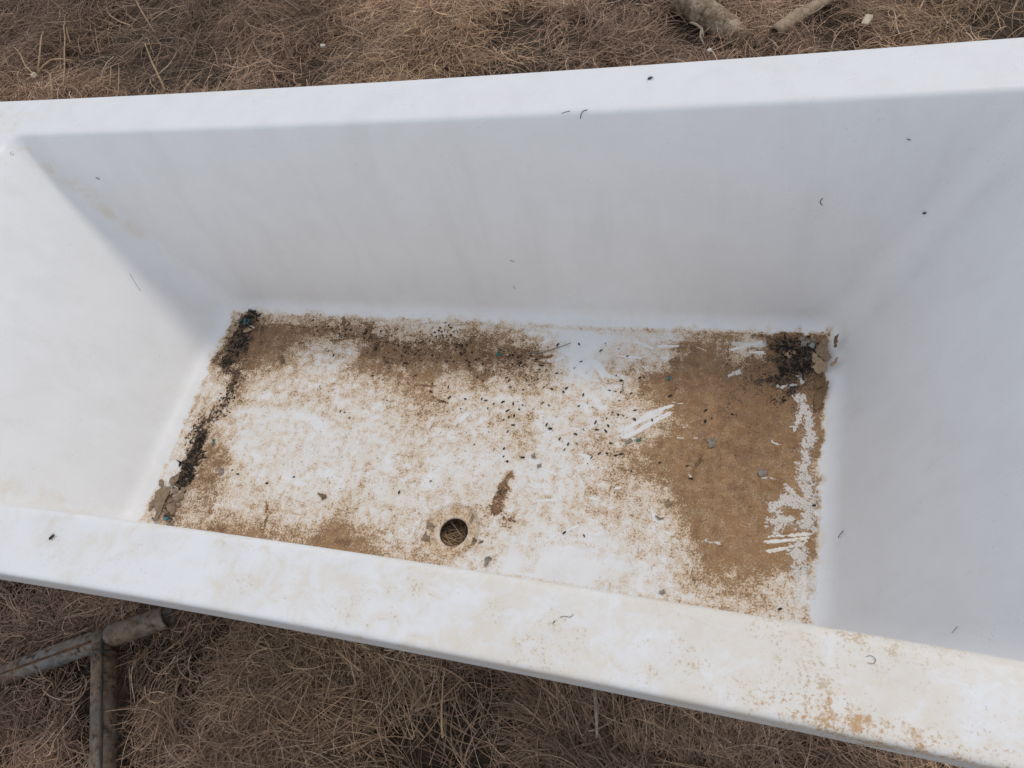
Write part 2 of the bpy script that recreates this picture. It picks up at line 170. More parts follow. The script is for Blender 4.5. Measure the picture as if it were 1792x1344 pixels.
def np_mesh(name, verts, quads, mat=None, smooth=True, tris=None):
    me = bpy.data.meshes.new(name)
    verts = np.asarray(verts, np.float32)
    nq = len(quads); nt = 0 if tris is None else len(tris)
    me.vertices.add(len(verts))
    me.vertices.foreach_set("co", verts.ravel())
    idx = np.asarray(quads, np.int32).ravel()
    starts = np.arange(nq, dtype=np.int32) * 4
    if nt:
        idx = np.concatenate([idx, np.asarray(tris, np.int32).ravel()])
        starts = np.concatenate([starts, nq * 4 + np.arange(nt, dtype=np.int32) * 3])
    me.loops.add(len(idx))
    me.loops.foreach_set("vertex_index", idx)
    me.polygons.add(nq + nt)
    me.polygons.foreach_set("loop_start", starts)
    me.polygons.foreach_set("use_smooth", np.full(nq + nt, smooth, dtype=bool))
    me.update(calc_edges=True)
    if mat: me.materials.append(mat)
    return me

def fattr(me, name, vals):
    a = me.attributes.new(name, 'FLOAT', 'POINT')
    a.data.foreach_set("value", np.asarray(vals, np.float32))

def mesh_obj(name, me, parent=None):
    return link(bpy.data.objects.new(name, me), parent)

_perm = np.random.default_rng(3).random((256, 256)).astype(np.float32)
def vnoise(x, y):
    xi = np.floor(x).astype(int); yi = np.floor(y).astype(int)
    fx = x - xi; fy = y - yi
    fx = fx * fx * (3 - 2 * fx); fy = fy * fy * (3 - 2 * fy)
    a = _perm[xi & 255, yi & 255]; b = _perm[(xi + 1) & 255, yi & 255]
    c = _perm[xi & 255, (yi + 1) & 255]; d = _perm[(xi + 1) & 255, (yi + 1) & 255]
    return (a * (1 - fx) + b * fx) * (1 - fy) + (c * (1 - fx) + d * fx) * fy
def fbm(x, y, octv=4, off=0.0):
    s = 0; amp = 0.5; tot = 0
    for k in range(octv):
        s = s + amp * vnoise(x * 2 ** k + 17.3 * k + off, y * 2 ** k + 9.1 * k - off); tot += amp; amp *= 0.55
    return s / tot
def sstep(a, b, x):
    t = np.clip((x - a) / (b - a), 0, 1)
    return t * t * (3 - 2 * t)

# node helpers
class NT:
    def __init__(self, name):
        self.m = bpy.data.materials.new(name); self.m.use_nodes = True
        self.t = self.m.node_tree; self.t.nodes.clear()
        self.out = self.t.nodes.new("ShaderNodeOutputMaterial")
        self.b = self.t.nodes.new("ShaderNodeBsdfPrincipled")
        self.t.links.new(self.b.outputs[0], self.out.inputs[0])
        tc = self.t.nodes.new("ShaderNodeTexCoord"); self.co = tc.outputs["Object"]
    def inp(self, sock, v):
        if hasattr(v, "is_output"): self.t.links.new(v, sock)
        elif v is not None: sock.default_value = v
    def attr(self, n, out="Fac"):
        a = self.t.nodes.new("ShaderNodeAttribute"); a.attribute_name = n; return a.outputs[out]
    def noise(self, scale, detail=4, rough=0.55, dist=0.0, vec=None):
        n = self.t.nodes.new("ShaderNodeTexNoise")
        n.inputs["Scale"].default_value = scale; n.inputs["Detail"].default_value = detail
        n.inputs["Roughness"].default_value = rough; n.inputs["Distortion"].default_value = dist
        self.t.links.new(vec or self.co, n.inputs["Vector"]); return n.outputs[0]
    def vor(self, scale, feature='DISTANCE_TO_EDGE', vec=None):
        n = self.t.nodes.new("ShaderNodeTexVoronoi"); n.feature = feature
        n.inputs["Scale"].default_value = scale
        self.t.links.new(vec or self.co, n.inputs["Vector"]); return n.outputs["Distance"]
    def math(self, op, a, b=None, c=None, clamp=False):
        n = self.t.nodes.new("ShaderNodeMath"); n.operation = op; n.use_clamp = clamp
        self.inp(n.inputs[0], a); self.inp(n.inputs[1], b)
        if c is not None: self.inp(n.inputs[2], c)
        return n.outputs[0]
    def ss(self, x, a, b, lo=0.0, hi=1.0):
        n = self.t.nodes.new("ShaderNodeMapRange"); n.interpolation_type = 'SMOOTHSTEP'
        self.inp(n.inputs[0], x); self.inp(n.inputs[1], a); self.inp(n.inputs[2], b)
        self.inp(n.inputs[3], lo); self.inp(n.inputs[4], hi); return n.outputs[0]
    def mix(self, f, a, b):
        n = self.t.nodes.new("ShaderNodeMix"); n.data_type = 'RGBA'
        self.inp(n.inputs[0], f)
        for s, v in ((n.inputs[6], a), (n.inputs[7], b)):
            if hasattr(v, "is_output"): self.t.links.new(v, s)
            else: s.default_value = (*v, 1.0) if len(v) == 3 else v
        return n.outputs[2]
    def bump(self, h, strength=0.3, dist=0.001):
        n = self.t.nodes.new("ShaderNodeBump"); n.inputs["Strength"].default_value = strength
        n.inputs["Distance"].default_value = dist
        self.t.links.new(h, n.inputs["Height"]); self.t.links.new(n.outputs[0], self.b.inputs["Normal"])
    def mapping(self, sc):
        n = self.t.nodes.new("ShaderNodeMapping"); n.inputs["Scale"].default_value = sc
        self.t.links.new(self.co, n.inputs["Vector"]); return n.outputs[0]
    def done(self, color, rough=0.5, metal=0.0, spec=0.5):
        self.inp(self.b.inputs["Base Color"], color if hasattr(color, "is_output") else (*color, 1.0))
        self.inp(self.b.inputs["Roughness"], rough); self.inp(self.b.inputs["Metallic"], metal)
        self.inp(self.b.inputs["Specular IOR Level"], spec)
        return self.m

# ------------------------------------------------------------------ materials
def enamel_material(name, dirty):
    n = NT(name)
    S = n.attr("stain"); K = n.attr("dark"); CR = n.attr("crust"); FI = n.attr("film"); RU = n.attr("rust"); SC = n.attr("scrape")
    big = n.noise(14, 5, 0.6); mid = n.noise(60, 7, 0.72, 0.4); fine = n.noise(330, 4, 0.65); vfine = n.noise(800, 3, 0.6)
    white = n.mix(n.ss(big, 0.35, 0.65), (0.85, 0.855, 0.86), (0.825, 0.83, 0.83))
    smear = n.noise(1.0, 5, 0.6, 0.3, n.mapping((16, 16, 2.2)))
    white = n.mix(n.ss(smear, 0.45, 0.72, 0.0, 0.20), white, (0.66, 0.66, 0.65))
    # tan water film and dried dust
    fm = n.math('ADD', FI, n.math('MULTIPLY', n.math('SUBTRACT', n.noise(38, 6, 0.75, 0.6), 0.5), 2.0))
    fm = n.math('ADD', fm, n.math('MULTIPLY', n.math('SUBTRACT', big, 0.5), 1.0))
    filmf = n.math('MULTIPLY', n.ss(fm, 0.10, 0.75), n.ss(FI, 0.0, 0.3, 0.0, 0.40))
    c = n.mix(filmf, white, (0.74, 0.60, 0.38))
    filmspot = n.math('MULTIPLY', n.ss(n.math('ADD', fm, n.math('MULTIPLY', n.math('SUBTRACT', fine, 0.5), 2.4)), 0.70, 1.0), n.ss(FI, 0.02, 0.3, 0.0, 0.6))
    filmspot = n.math('MULTIPLY', filmspot, n.ss(n.noise(11, 3, 0.6), 0.47, 0.60, 0.10, 1.0))
    c = n.mix(filmspot, c, (0.50, 0.34, 0.17))
    # rust along the rim edge
    rm = n.math('ADD', RU, n.math('ADD', n.math('MULTIPLY', n.math('SUBTRACT', mid, 0.5), 2.4), n.math('MULTIPLY', n.math('SUBTRACT', fine, 0.5), 1.7)))
    rustf = n.math('MULTIPLY', n.ss(rm, 0.48, 1.05), n.ss(RU, 0.02, 0.3, 0.0, 0.85))
    c = n.mix(rustf, c, n.mix(vfine, (0.62, 0.36, 0.12), (0.40, 0.20, 0.06)))
    if dirty:
        # floor stain: soft haze, filament-like ochre, brown mud
        scr = n.ss(n.math('ADD', SC, n.math('MULTIPLY', n.math('SUBTRACT', n.noise(150, 5, 0.7), 0.5), 1.3)), 0.36, 0.66)
        scr = n.math('MULTIPLY', scr, n.ss(SC, 0.04, 0.2))
        S = n.math('MULTIPLY', S, n.math('SUBTRACT', 1.0, n.math('MULTIPLY', scr, 0.88)))
        r1 = n.math('MULTIPLY', n.math('SUBTRACT', n.math('ABSOLUTE', n.math('MULTIPLY_ADD', n.noise(170, 4, 0.6, 1.0), 2.0, -1.0)), 0.15), 3.0)
        r2 = n.math('MULTIPLY', n.math('SUBTRACT', n.math('ABSOLUTE', n.math('MULTIPLY_ADD', n.noise(230, 3, 0.6, 1.2), 2.0, -1.0)), 0.15), 3.0)
        on = n.ss(S, 0.02, 0.10)
        base = n.math('ADD', n.math('MULTIPLY', S, 1.10), n.math('MULTIPLY', n.math('SUBTRACT', mid, 0.5), 1.35))
        m = n.math('ADD', base, n.math('MULTIPLY', n.math('SUBTRACT', fine, 0.5), n.ss(S, 0.45, 0.9, 1.35, 0.7)))
        m = n.math('SUBTRACT', m, n.math('MULTIPLY', n.math('MULTIPLY', r1, 0.38), n.math('SUBTRACT', 1.0, S, clamp=True)))
        m = n.math('ADD', m, n.math('MULTIPLY', n.math('MULTIPLY', n.math('MINIMUM', r2, 0.15), 0.45), S))
        soft = n.math('MULTIPLY', n.math('MULTIPLY', n.ss(base, 0.05, 0.52), 0.50), on)
        cream = n.math('MULTIPLY', n.math('MULTIPLY', n.ss(n.math('ADD', n.noise(30, 6, 0.7, 0.5), n.math('MULTIPLY', n.math('SUBTRACT', r1, 0.0), -0.10)), 0.36, 0.60), 0.42), on)
        c = n.mix(cream, c, (0.76, 0.66, 0.50))
        c = n.mix(soft, c, n.mix(mid, (0.74, 0.58, 0.39), (0.64, 0.46, 0.30)))
        haze = n.math('MULTIPLY', n.math('MULTIPLY', n.ss(m, 0.16, 0.52), 0.60), on)
        c = n.mix(haze, c, n.mix(big, (0.66, 0.43, 0.20), (0.54, 0.34, 0.18)))
        strong = n.math('MULTIPLY', n.ss(m, 0.46, 0.68), on)
        kk = n.math('ADD', n.math('ADD', K, 0.04), n.math('MULTIPLY', n.math('SUBTRACT', mid, 0.5), 1.5))
        kk = n.math('ADD', kk, n.math('MULTIPLY', n.math('SUBTRACT', n.noise(1.0, 5, 0.65, 0.4, n.mapping((60, 12, 1))), 0.5), 0.9))
        ochre = n.mix(n.ss(fine, 0.3, 0.7), (0.41, 0.235, 0.105), (0.25, 0.138, 0.062))
        brown = n.mix(n.ss(fine, 0.3, 0.7), (0.275, 0.15, 0.07), (0.155, 0.082, 0.040))
        mudc = n.mix(n.ss(kk, 0.30, 0.72), ochre, brown)
        mudc = n.mix(n.ss(vfine, 0.55, 0.66, 0.0, 0.28), mudc, (0.11, 0.065, 0.038))
        c = n.mix(n.math('MULTIPLY', strong, 0.92), c, mudc)
        grain = n.math('MULTIPLY', n.math('MULTIPLY', n.ss(r2, -0.20, -0.40), strong), n.ss(K, 0.85, 0.30, 0.08, 0.62))
        grain = n.math('MULTIPLY', grain, n.ss(n.noise(48, 4, 0.7), 0.42, 0.60))
        c = n.mix(grain, c, (0.68, 0.54, 0.38))
        darkm = n.math('MULTIPLY', n.ss(n.math('ADD', kk, n.math('MULTIPLY', n.math('SUBTRACT', fine, 0.5), 1.6)), 0.82, 1.08), strong)
        c = n.mix(darkm, c, (0.06, 0.042, 0.03))
        # white mineral crust with a cell pattern
        crf = n.ss(n.math('ADD', CR, n.math('MULTIPLY', n.math('SUBTRACT', n.noise(120, 4, 0.65, 1.0), 0.5), 4.4)), 0.46, 0.70)
        crf = n.math('MULTIPLY', crf, n.ss(CR, 0.04, 0.12))
        cell = n.ss(n.vor(240), 0.02, 0.10)
        c = n.mix(n.math('MULTIPLY', crf, n.math('MULTIPLY_ADD', cell, 0.38, 0.46)), c, (0.80, 0.785, 0.75))
    # fine dark grit on the dirty floor, sparse elsewhere
    grit = n.math('MULTIPLY', n.ss(n.noise(430, 2, 0.5), 0.655, 0.70), n.ss(S, 0.02, 0.15, 0.30, 0.85) if dirty else 0.28)
    grit = n.math('MULTIPLY', grit, n.ss(n.noise(18, 3, 0.7), 0.46, 0.62))
    c = n.mix(grit, c, (0.16, 0.11, 0.08))
    rough = n.math('ADD', 0.45, n.math('MULTIPLY', n.math('SUBTRACT', big, 0.5), 0.2))
    if dirty:
        rough = n.math('ADD', rough, n.ss(n.math('MAXIMUM', haze, strong), 0.0, 0.8, 0.0, 0.45))
        h = n.math('ADD', n.math('MULTIPLY', strong, 0.5), n.math('ADD', n.math('MULTIPLY', crf, 0.9), n.math('MULTIPLY', n.math('MULTIPLY', fine, on), 0.8)))
        n.bump(h, 0.55, 0.0014)
    return n.done(c, rough, 0.0, 0.45)

ENAMEL = enamel_material("aged_white_enamel", False)
ENAMEL_DIRTY = enamel_material("stained_white_enamel", True)

def simple_mat(name, c1, c2, scale=60, rough=0.8, metal=0.0, bump=0.0, spec=0.3, detail=5):
    n = NT(name)
    f = n.noise(scale, detail, 0.65)
    if bump: n.bump(f, bump, 0.002)
    return n.done(n.mix(n.ss(f, 0.36, 0.64), c1, c2), rough, metal, spec)

FIBRE = simple_mat("raw_fibreglass", (0.42, 0.38, 0.30), (0.30, 0.27, 0.22), 40, 0.7)

def grass_material():
    n = NT("dry_grass_blades")
    c = n.attr("tint", "Color")
    f = n.noise(160, 3, 0.6)
    c2 = n.mix(n.ss(f, 0.3, 0.7), c, n.mix(0.35, c, (0.10, 0.075, 0.06)))
    n.done(c2, 0.75, 0.0, 0.25)
    return n.m
GRASS = grass_material()

def soil_material():
    n = NT("dark_soil_and_thatch")
    a = n.noise(9, 6, 0.65); b = n.noise(90, 5, 0.7)
    c = n.mix(n.ss(b, 0.35, 0.65), (0.040, 0.031, 0.025), (0.11, 0.08, 0.058))
    c = n.mix(n.ss(a, 0.4, 0.65, 0.0, 0.5), c, (0.13, 0.095, 0.065))
    n.bump(b, 0.8, 0.01)
    return n.done(c, 0.95, 0.0, 0.1)
SOIL = soil_material()

# ------------------------------------------------------------------ ground
def ground_h(x, y):
    return 0.030 * (fbm(x * 2.3 + 3, y * 2.3 + 8, 3) - 0.5) + 0.034 * (fbm(x * 7 + 40, y * 7 + 11, 3) - 0.5)

def build_ground():
    # fine sheet near the tub whose spacing grows towards the horizon
    t = np.linspace(-1, 1, 301)
    ax = np.sign(t) * (3.2 * np.abs(t) + 57.0 * np.abs(t) ** 6)
    X, Y = np.meshgrid(ax + 0.2, ax + 0.7)
    fade = np.clip(1.6 - np.hypot(X - .2, Y - .7) / 8, 0.0, 1)
    Z = ground_h(X, Y) * fade + (1 - fade) * 0.4 * (fbm(X * .08, Y * .08, 3) - .5)
    n = len(t)
    v = np.stack([X, Y, Z], 2).reshape(-1, 3)
    i, j = np.meshgrid(np.arange(n - 1), np.arange(n - 1))
    a = (j * n + i).ravel()
    q = np.stack([a, a + 1, a + n + 1, a + n], 1)
    o = mesh_obj("ground", np_mesh("ground", v, q, SOIL))
    tag(o, kind="structure")
build_ground()

# obstacles the blades keep clear of: (x, y, radius)
HOLLOWS = [(0.672, 1.590, 0.075), (0.705, 1.548, 0.075), (0.740, 1.515, 0.06), (0.785, 1.475, 0.04), (0.895, 1.455, 0.045), (0.86, 1.66, 0.03), (0.925, 1.60, 0.03), (0.99, 1.62, 0.03), (-0.30, 1.47, 0.035), (-1.45, 1.88, 0.06), (-0.95, 1.43, 0.03)]
PIPE_SEGS = [((-0.46, -0.238), (-0.08, -0.045), 0.020), ((-0.178, -0.10), (-0.02, -0.42), 0.020)]

def strands(name, n, region, length, width, segs, label, curl=14.0, seed=1, straight=None, layer=0.05, bright=1.0, goldw=1.0):
    r = np.random.default_rng(seed)
    pts = np.empty((0, 2))
    while len(pts) < n:
        c = np.stack([r.uniform(region[0], region[1], n), r.uniform(region[2], region[3], n)], 1)
        keep = np.ones(len(c), bool)
        cl = fbm(c[:, 0] * 5.5 + 31, c[:, 1] * 5.5 + 5, 3)
        keep &= r.random(len(c)) < np.clip(0.26 + 5.0 * (cl - 0.44), 0.04, 1)
        for hx, hy, hr in HOLLOWS:
            keep &= np.hypot(c[:, 0] - hx, c[:, 1] - hy) > hr * r.uniform(0.5, 1.1, len(c))
        for (ax, ay), (bx, by), hr in PIPE_SEGS:
            dx, dy = bx - ax, by - ay
            t = np.clip(((c[:, 0] - ax) * dx + (c[:, 1] - ay) * dy) / (dx * dx + dy * dy), 0, 1)
            keep &= np.hypot(c[:, 0] - ax - t * dx, c[:, 1] - ay - t * dy) > hr * 1.5
        if len(region) > 4:
            for (a0, a1, b0, b1) in region[4]:
                keep &= ~((c[:, 0] > a0) & (c[:, 0] < a1) & (c[:, 1] > b0) & (c[:, 1] < b1))
        pts = np.concatenate([pts, c[keep]])
    pts = pts[:n]
    x, y = pts[:, 0], pts[:, 1]
    L = r.uniform(length[0], length[1], n) * (0.65 + 0.7 * fbm(x * 3, y * 3 + 50, 2))
    th = 2 * np.pi * 1.6 * fbm(x * 1.7 + 90, y * 1.7 + 3, 3) + r.normal(0, 0.75, n)
    th = np.where(r.random(n) < 0.22, r.uniform(0, 2 * np.pi, n), th)
    curlf = np.clip(0.35 + 2.2 * (fbm(x * 2.6 + 7, y * 2.6 + 70, 2) - 0.3), 0.2, 1.5)
    kap = r.normal(0, curl, n) * curlf
    dk = r.normal(0, curl * 14, n) * curlf
    if straight is not None:
        sm = straight(x, y)
        kap = kap * (1 - 0.75 * sm); L = L * (1 + 1.0 * sm)
    z0 = ground_h(x, y) + layer * r.random(n) ** 1.3 * (0.35 + 1.3 * fbm(x * 6 + 1, y * 6 + 2, 3))
    pit = r.normal(0.12, 0.30, n)
    if straight is not None: pit = pit + 0.25 * sm * r.random(n)
    ds = L / segs
    P = np.zeros((n, segs + 1, 3)); D = np.zeros((n, segs + 1, 2))
    cx, cy, cz, h = x.copy(), y.copy(), z0.copy(), th.copy()
    for k in range(segs + 1):
        P[:, k, 0], P[:, k, 1], P[:, k, 2] = cx, cy, cz
        D[:, k, 0], D[:, k, 1] = np.cos(h), np.sin(h)
        pk = pit * (1 - 2.0 * k / segs)
        cx = cx + ds * np.cos(h) * np.cos(pk); cy = cy + ds * np.sin(h) * np.cos(pk); cz = cz + ds * np.sin(pk)
        h = h + ds * (kap + dk * (k - segs / 2) * ds)
    P[:, :, 2] = np.maximum(P[:, :, 2], ground_h(P[:, :, 0], P[:, :, 1]) + 0.001)
    P[:, :, 2] = np.minimum(P[:, :, 2], np.where((P[:, :, 1] > -0.11) & (P[:, :, 1] < 0.82) & (P[:, :, 0] > -0.6) & (P[:, :, 0] < 1.36), FZ - 0.03, 9))
    wide = r.random(n) < 0.03
    w = (r.uniform(width[0], width[1], n) * np.where(wide, 2.0, 1.0))[:, None] * np.linspace(1.0, 0.35, segs + 1)[None, :] * 0.5
    roll = r.uniform(-0.6, 0.6, n)[:, None]
    side = np.stack([-D[:, :, 1] * np.cos(roll), D[:, :, 0] * np.cos(roll), np.sin(roll) * np.ones_like(w)], 2)
    V = np.stack([P - side * w[:, :, None], P + side * w[:, :, None]], 2).reshape(-1, 3)
    base = (np.arange(n) * (segs + 1) * 2)[:, None] + (np.arange(segs) * 2)[None, :]
    base = base.ravel()
    q = np.stack([base, base + 1, base + 3, base + 2], 1)
    me = np_mesh(name, V, q, GRASS)
    # straw colours: grey tan, warm straw, brown, weathered purple brown; patches of one kind grow together
    pal = np.array([[0.43, 0.285, 0.185], [0.46, 0.31, 0.175], [0.20, 0.125, 0.082], [0.33, 0.215, 0.155], [0.64, 0.49, 0.35]])
    pn = fbm(x * 2.2 + 12, y * 2.2 + 44, 3) + r.normal(0, 0.10, n)
    gold = goldw * sstep(0.52, 0.68, pn); purp = sstep(0.46, 0.32, pn)
    dk_ = np.ones(n)
    if straight is not None: purp = np.clip(purp + 0.7 * sm, 0, 1); gold = gold * (1 - .7 * sm); dk_ = 1 - 0.32 * sm
    c = pal[0][None] * (1 - gold - purp * .8).clip(0, 1)[:, None] + pal[1][None] * gold[:, None] + pal[3][None] * (purp * .8)[:, None]
    u = r.random(n)
    c = np.where((u < 0.28)[:, None], pal[2][None], c); c = np.where((u > 0.955)[:, None], pal[4][None], c)
    c = c * (dk_ * bright * r.uniform(0.50, 1.40, n) * (0.45 + 1.1 * fbm(x * 4.5 + 3, y * 4.5 + 61, 3)))[:, None]
    colr = np.ones((n, (segs + 1) * 2, 4), np.float32); colr[:, :, :3] = c[:, None, :]
    a = me.color_attributes.new("tint", 'FLOAT_COLOR', 'POINT')
    a.data.foreach_set("color", colr.ravel())
    o = mesh_obj("dry_grass", me)
    tag(o, label, "grass", kind="stuff")
    return o

brush = lambda x, y: sstep(-0.35, -0.75, x) * sstep(1.45, 1.62, y)
strands("dry_grass", 95000, (-0.75, 1.55, -0.42, 0.02), (0.045, 0.11), (0.0009, 0.0019), 6, "matted brown dry grass in front of the tub's near side", curl=24.0, seed=21, goldw=0.35, bright=1.30, layer=0.06)
strands("dry_grass", 4500, (0.32, 0.54, 0.06, 0.28), (0.03, 0.07), (0.0012, 0.0021), 7, "curly dry grass seen through the drain hole", curl=34.0, seed=22)
strands("dry_grass", 105000, (-2.15, 1.75, 1.30, 2.2), (0.05, 0.12), (0.0010, 0.0022), 5, "dry grass and brush behind the tub's far side", curl=17.0, seed=23, straight=brush, bright=1.30, goldw=0.55)
strands("dry_grass", 45000, (-3.0, 3.2, -1.9, 3.4, [(-0.75, 1.55, -0.42, 0.02), (-2.15, 1.75, 1.30, 2.2), (-0.55, 1.3, 0.0, 0.75)]), (0.08, 0.17), (0.004, 0.006), 3, "sparser dry grass covering the ground farther around the tub", seed=24)

# ------------------------------------------------------------------ bathtub
NL, NS, NA = 520, 240, 18
def rrect(x0, x1, y0, y1, r):
    """points and outward normals of a rounded rectangle, counter-clockwise, fixed count"""
    P = []; N = []
    def side(a, b, n, nn):
        for k in range(n):
            t = k / n
            P.append((a[0] + (b[0] - a[0]) * t, a[1] + (b[1] - a[1]) * t)); N.append(nn)
    def arc(c, a0):
        for k in range(NA):
            a = a0 + math.pi / 2 * k / NA
            P.append((c[0] + r * math.cos(a), c[1] + r * math.sin(a))); N.append((math.cos(a), math.sin(a)))
    side((x0 + r, y0), (x1 - r, y0), NL, (0, -1)); arc((x1 - r, y0 + r), -math.pi / 2)
    side((x1, y0 + r), (x1, y1 - r), NS, (1, 0)); arc((x1 - r, y1 - r), 0)
    side((x1 - r, y1), (x0 + r, y1), NL, (0, 1)); arc((x0 + r, y1 - r), math.pi / 2)
    side((x0, y1 - r), (x0, y0 + r), NS, (-1, 0)); arc((x0 + r, y0 + r), math.pi)
    return np.array(P), np.array(N)

def bow(P):
    """the long edges of the real rim are bowed outwards towards the ends"""
    Q = P.copy(); d = (P[:, 0] - 0.33) ** 2; t = P[:, 1] / WI
    Q[:, 1] += np.where(t > 0.5, 0.0117 * d, -0.0194 * d) * np.clip(np.abs(t - 0.5) * 2, 0, 1.2)
    return Q

def ring_mesh(name, loops, mat):
    n = len(loops[0]); V = np.concatenate(loops)
    q = []
    i = np.arange(n); j = (i + 1) % n
    for k in range(len(loops) - 1):
        q.append(np.stack([k * n + i, k * n + j, (k + 1) * n + j, (k + 1) * n + i], 1))
    return np_mesh(name, V, np.concatenate(q), mat), V

def l3(P, z):
    return np.column_stack([P, np.full(len(P), z)])

# stain field on the tub floor ------------------------------------------------
def grid_sample(rows, x, y):
    A = np.array([[int(c) for c in r] for r in rows], float) / 9.0
    i = np.clip((x + 0.24) / 0.02, 0, A.shape[1] - 1.001); j = np.clip((y - 0.06) / 0.02, 0, A.shape[0] - 1.001)
    a = i.astype(int); b = j.astype(int); fx = i - a; fy = j - b
    return (A[b, a] * (1 - fx) + A[b, a + 1] * fx) * (1 - fy) + (A[b + 1, a] * (1 - fx) + A[b + 1, a + 1] * fx) * fy

def stroke_mask(strokes, x, y, soft=0.5):
    m = np.zeros_like(x)
    for pts, w in strokes:
        xs = [p[0] for p in pts]; ys = [p[1] for p in pts]; pad = w * 3 + 0.004
        sel = np.where((x > min(xs) - pad) & (x < max(xs) + pad) & (y > min(ys) - pad) & (y < max(ys) + pad))[0]
        if not len(sel): continue
        X = x[sel]; Y = y[sel]; d = np.full(len(sel), 9.0)
        for a, b in zip(pts[:-1], pts[1:]):
            dx, dy = b[0] - a[0], b[1] - a[1]; l2 = dx * dx + dy * dy + 1e-12
            t = np.clip(((X - a[0]) * dx + (Y - a[1]) * dy) / l2, 0, 1)
            d = np.minimum(d, np.hypot(X - a[0] - t * dx, Y - a[1] - t * dy))
        m[sel] = np.maximum(m[sel], sstep(w * (1 + soft), w * (1 - soft), d))
    return m

def scrape_mask(strokes, x, y):
    """wiped streaks: straight-sided bundles of bristle marks with ragged ends"""
    m = np.zeros_like(x)
    for k, (pts, w) in enumerate(strokes):
        xs = [p[0] for p in pts]; ys = [p[1] for p in pts]; pad = w * 2 + 0.006
        sel = np.where((x > min(xs) - pad) & (x < max(xs) + pad) & (y > min(ys) - pad) & (y < max(ys) + pad))[0]
        if not len(sel): continue
        X = x[sel]; Y = y[sel]
        best = np.full(len(sel), 9.0); perp = np.zeros(len(sel)); along = np.zeros(len(sel)); tot = 0.0; over = np.zeros(len(sel))
        for i, (a, b) in enumerate(zip(pts[:-1], pts[1:])):
            dx, dy = b[0] - a[0], b[1] - a[1]; L = math.hypot(dx, dy) + 1e-9
            s = ((X - a[0]) * dx + (Y - a[1]) * dy) / L; sc = np.clip(s, 0, L)
            d = np.hypot(X - a[0] - sc * dx / L, Y - a[1] - sc * dy / L)
            pp = ((Y - a[1]) * dx - (X - a[0]) * dy) / L
            up = d < best
            best = np.where(up, d, best); perp = np.where(up, pp, perp); along = np.where(up, tot + s, along); tot += L
        br = vnoise(perp * 900 + 31 * k, along * 14 + 7 * k)
        end = np.minimum(along, tot - along) + 0.010 * (vnoise(perp * 700 + 3, along * 0 + k) - 0.35)
        v = sstep(w * 1.25, w * 0.75, np.abs(perp) + 0.0015 * (vnoise(along * 120, perp * 60 + k) - .5)) * sstep(-0.001, 0.004, end)
        m[sel] = np.maximum(m[sel], v * np.clip(0.50 + 0.9 * br, 0, 1))
    return m

def stain_fields(x, y, hgt):
    wx = x + 0.085 * (fbm(x * 15, y * 15, 5) - 0.5); wy = y + 0.050 * (fbm(x * 24 + 60, y * 24 + 20, 5) - 0.5)
    S = grid_sample(STAIN_ROWS, wx, wy); K = grid_sample(DARK_ROWS, wx, wy)
    # short wipes running across and along the floor
    S = S + 0.16 * (fbm(x * 22, y * 120 + 8, 3) - 0.5) + 0.16 * (fbm(x * 130 + 5, y * 16, 3) - 0.5)
    jx = x + 0.010 * (fbm(x * 110, y * 110 + 3, 3) - 0.5); jy = y + 0.010 * (fbm(x * 110 + 30, y * 110, 3) - 0.5)
    mud = np.maximum(stroke_mask([s for s in MUD_STROKES if s[1] > 0.0016], jx, jy, 0.9), 0.50 * stroke_mask([s for s in MUD_STROKES if s[1] <= 0.0016], jx, jy, 1.0)) * (0.55 + 0.9 * (fbm(x * 150, y * 150, 3) - 0.15))
    mud = np.clip(mud, 0, 1)
    S = np.maximum(S, mud * 0.95); K = np.where(mud > 0.15, np.maximum(K, 0.42 + 0.38 * mud), K)
    sx = x + 0.006 * (fbm(x * 140, y * 140 + 3, 3) - 0.5); sy = y + 0.006 * (fbm(x * 140 + 30, y * 140, 3) - 0.5)
    scr = scrape_mask(SCRAPES, x, y)
    # tan tide ring round the drain recess
    rd = np.hypot(x - DRAIN[0], y - DRAIN[1])
    rg = np.exp(-((rd - 0.037) / 0.0115) ** 4)
    S = S * (1 - rg) + 0.38 * rg; K = K * (1 - rg) + 0.1 * rg
    # thin tide line along the foot of the walls
    sx1 = SX1 - 0.027 * np.clip((SY1 - y) / (SY1 - SY0), 0, 1)
    e = np.minimum(np.minimum(x - SX0, sx1 - x), np.minimum(y - SY0, SY1 - y))
    tide = 0.34 * np.exp(-((e - 0.004) / 0.006) ** 2) * (0.3 + 1.3 * fbm(x * 9, y * 9 + 77, 2))
    S = np.maximum(S, tide)
    eb = e + 0.018 * (fbm(x * 70, y * 70 + 40, 4) - 0.5)
    fade = sstep(-0.0050, 0.0030, eb) + 0.28 * sstep(-0.022, -0.002, eb) * sstep(0.40, 0.62, fbm(x * 30 + 9, y * 30, 3))
    fade = np.clip(fade, 0, 1)
    C = stroke_mask(CRUST, jx - 0.006, jy, 0.9)
    return np.clip(S, 0, 1.1) * fade, np.clip(K, 0, 1), np.clip(C, 0, 1) * fade, scr

tub = empty("bathtub", (0.38, 0.343, 0.0))
tag(tub, "white enamelled bathtub with stained floor, standing on dry grass", "bathtub")
OFF = np.array([0.38, 0.343, 0.0])

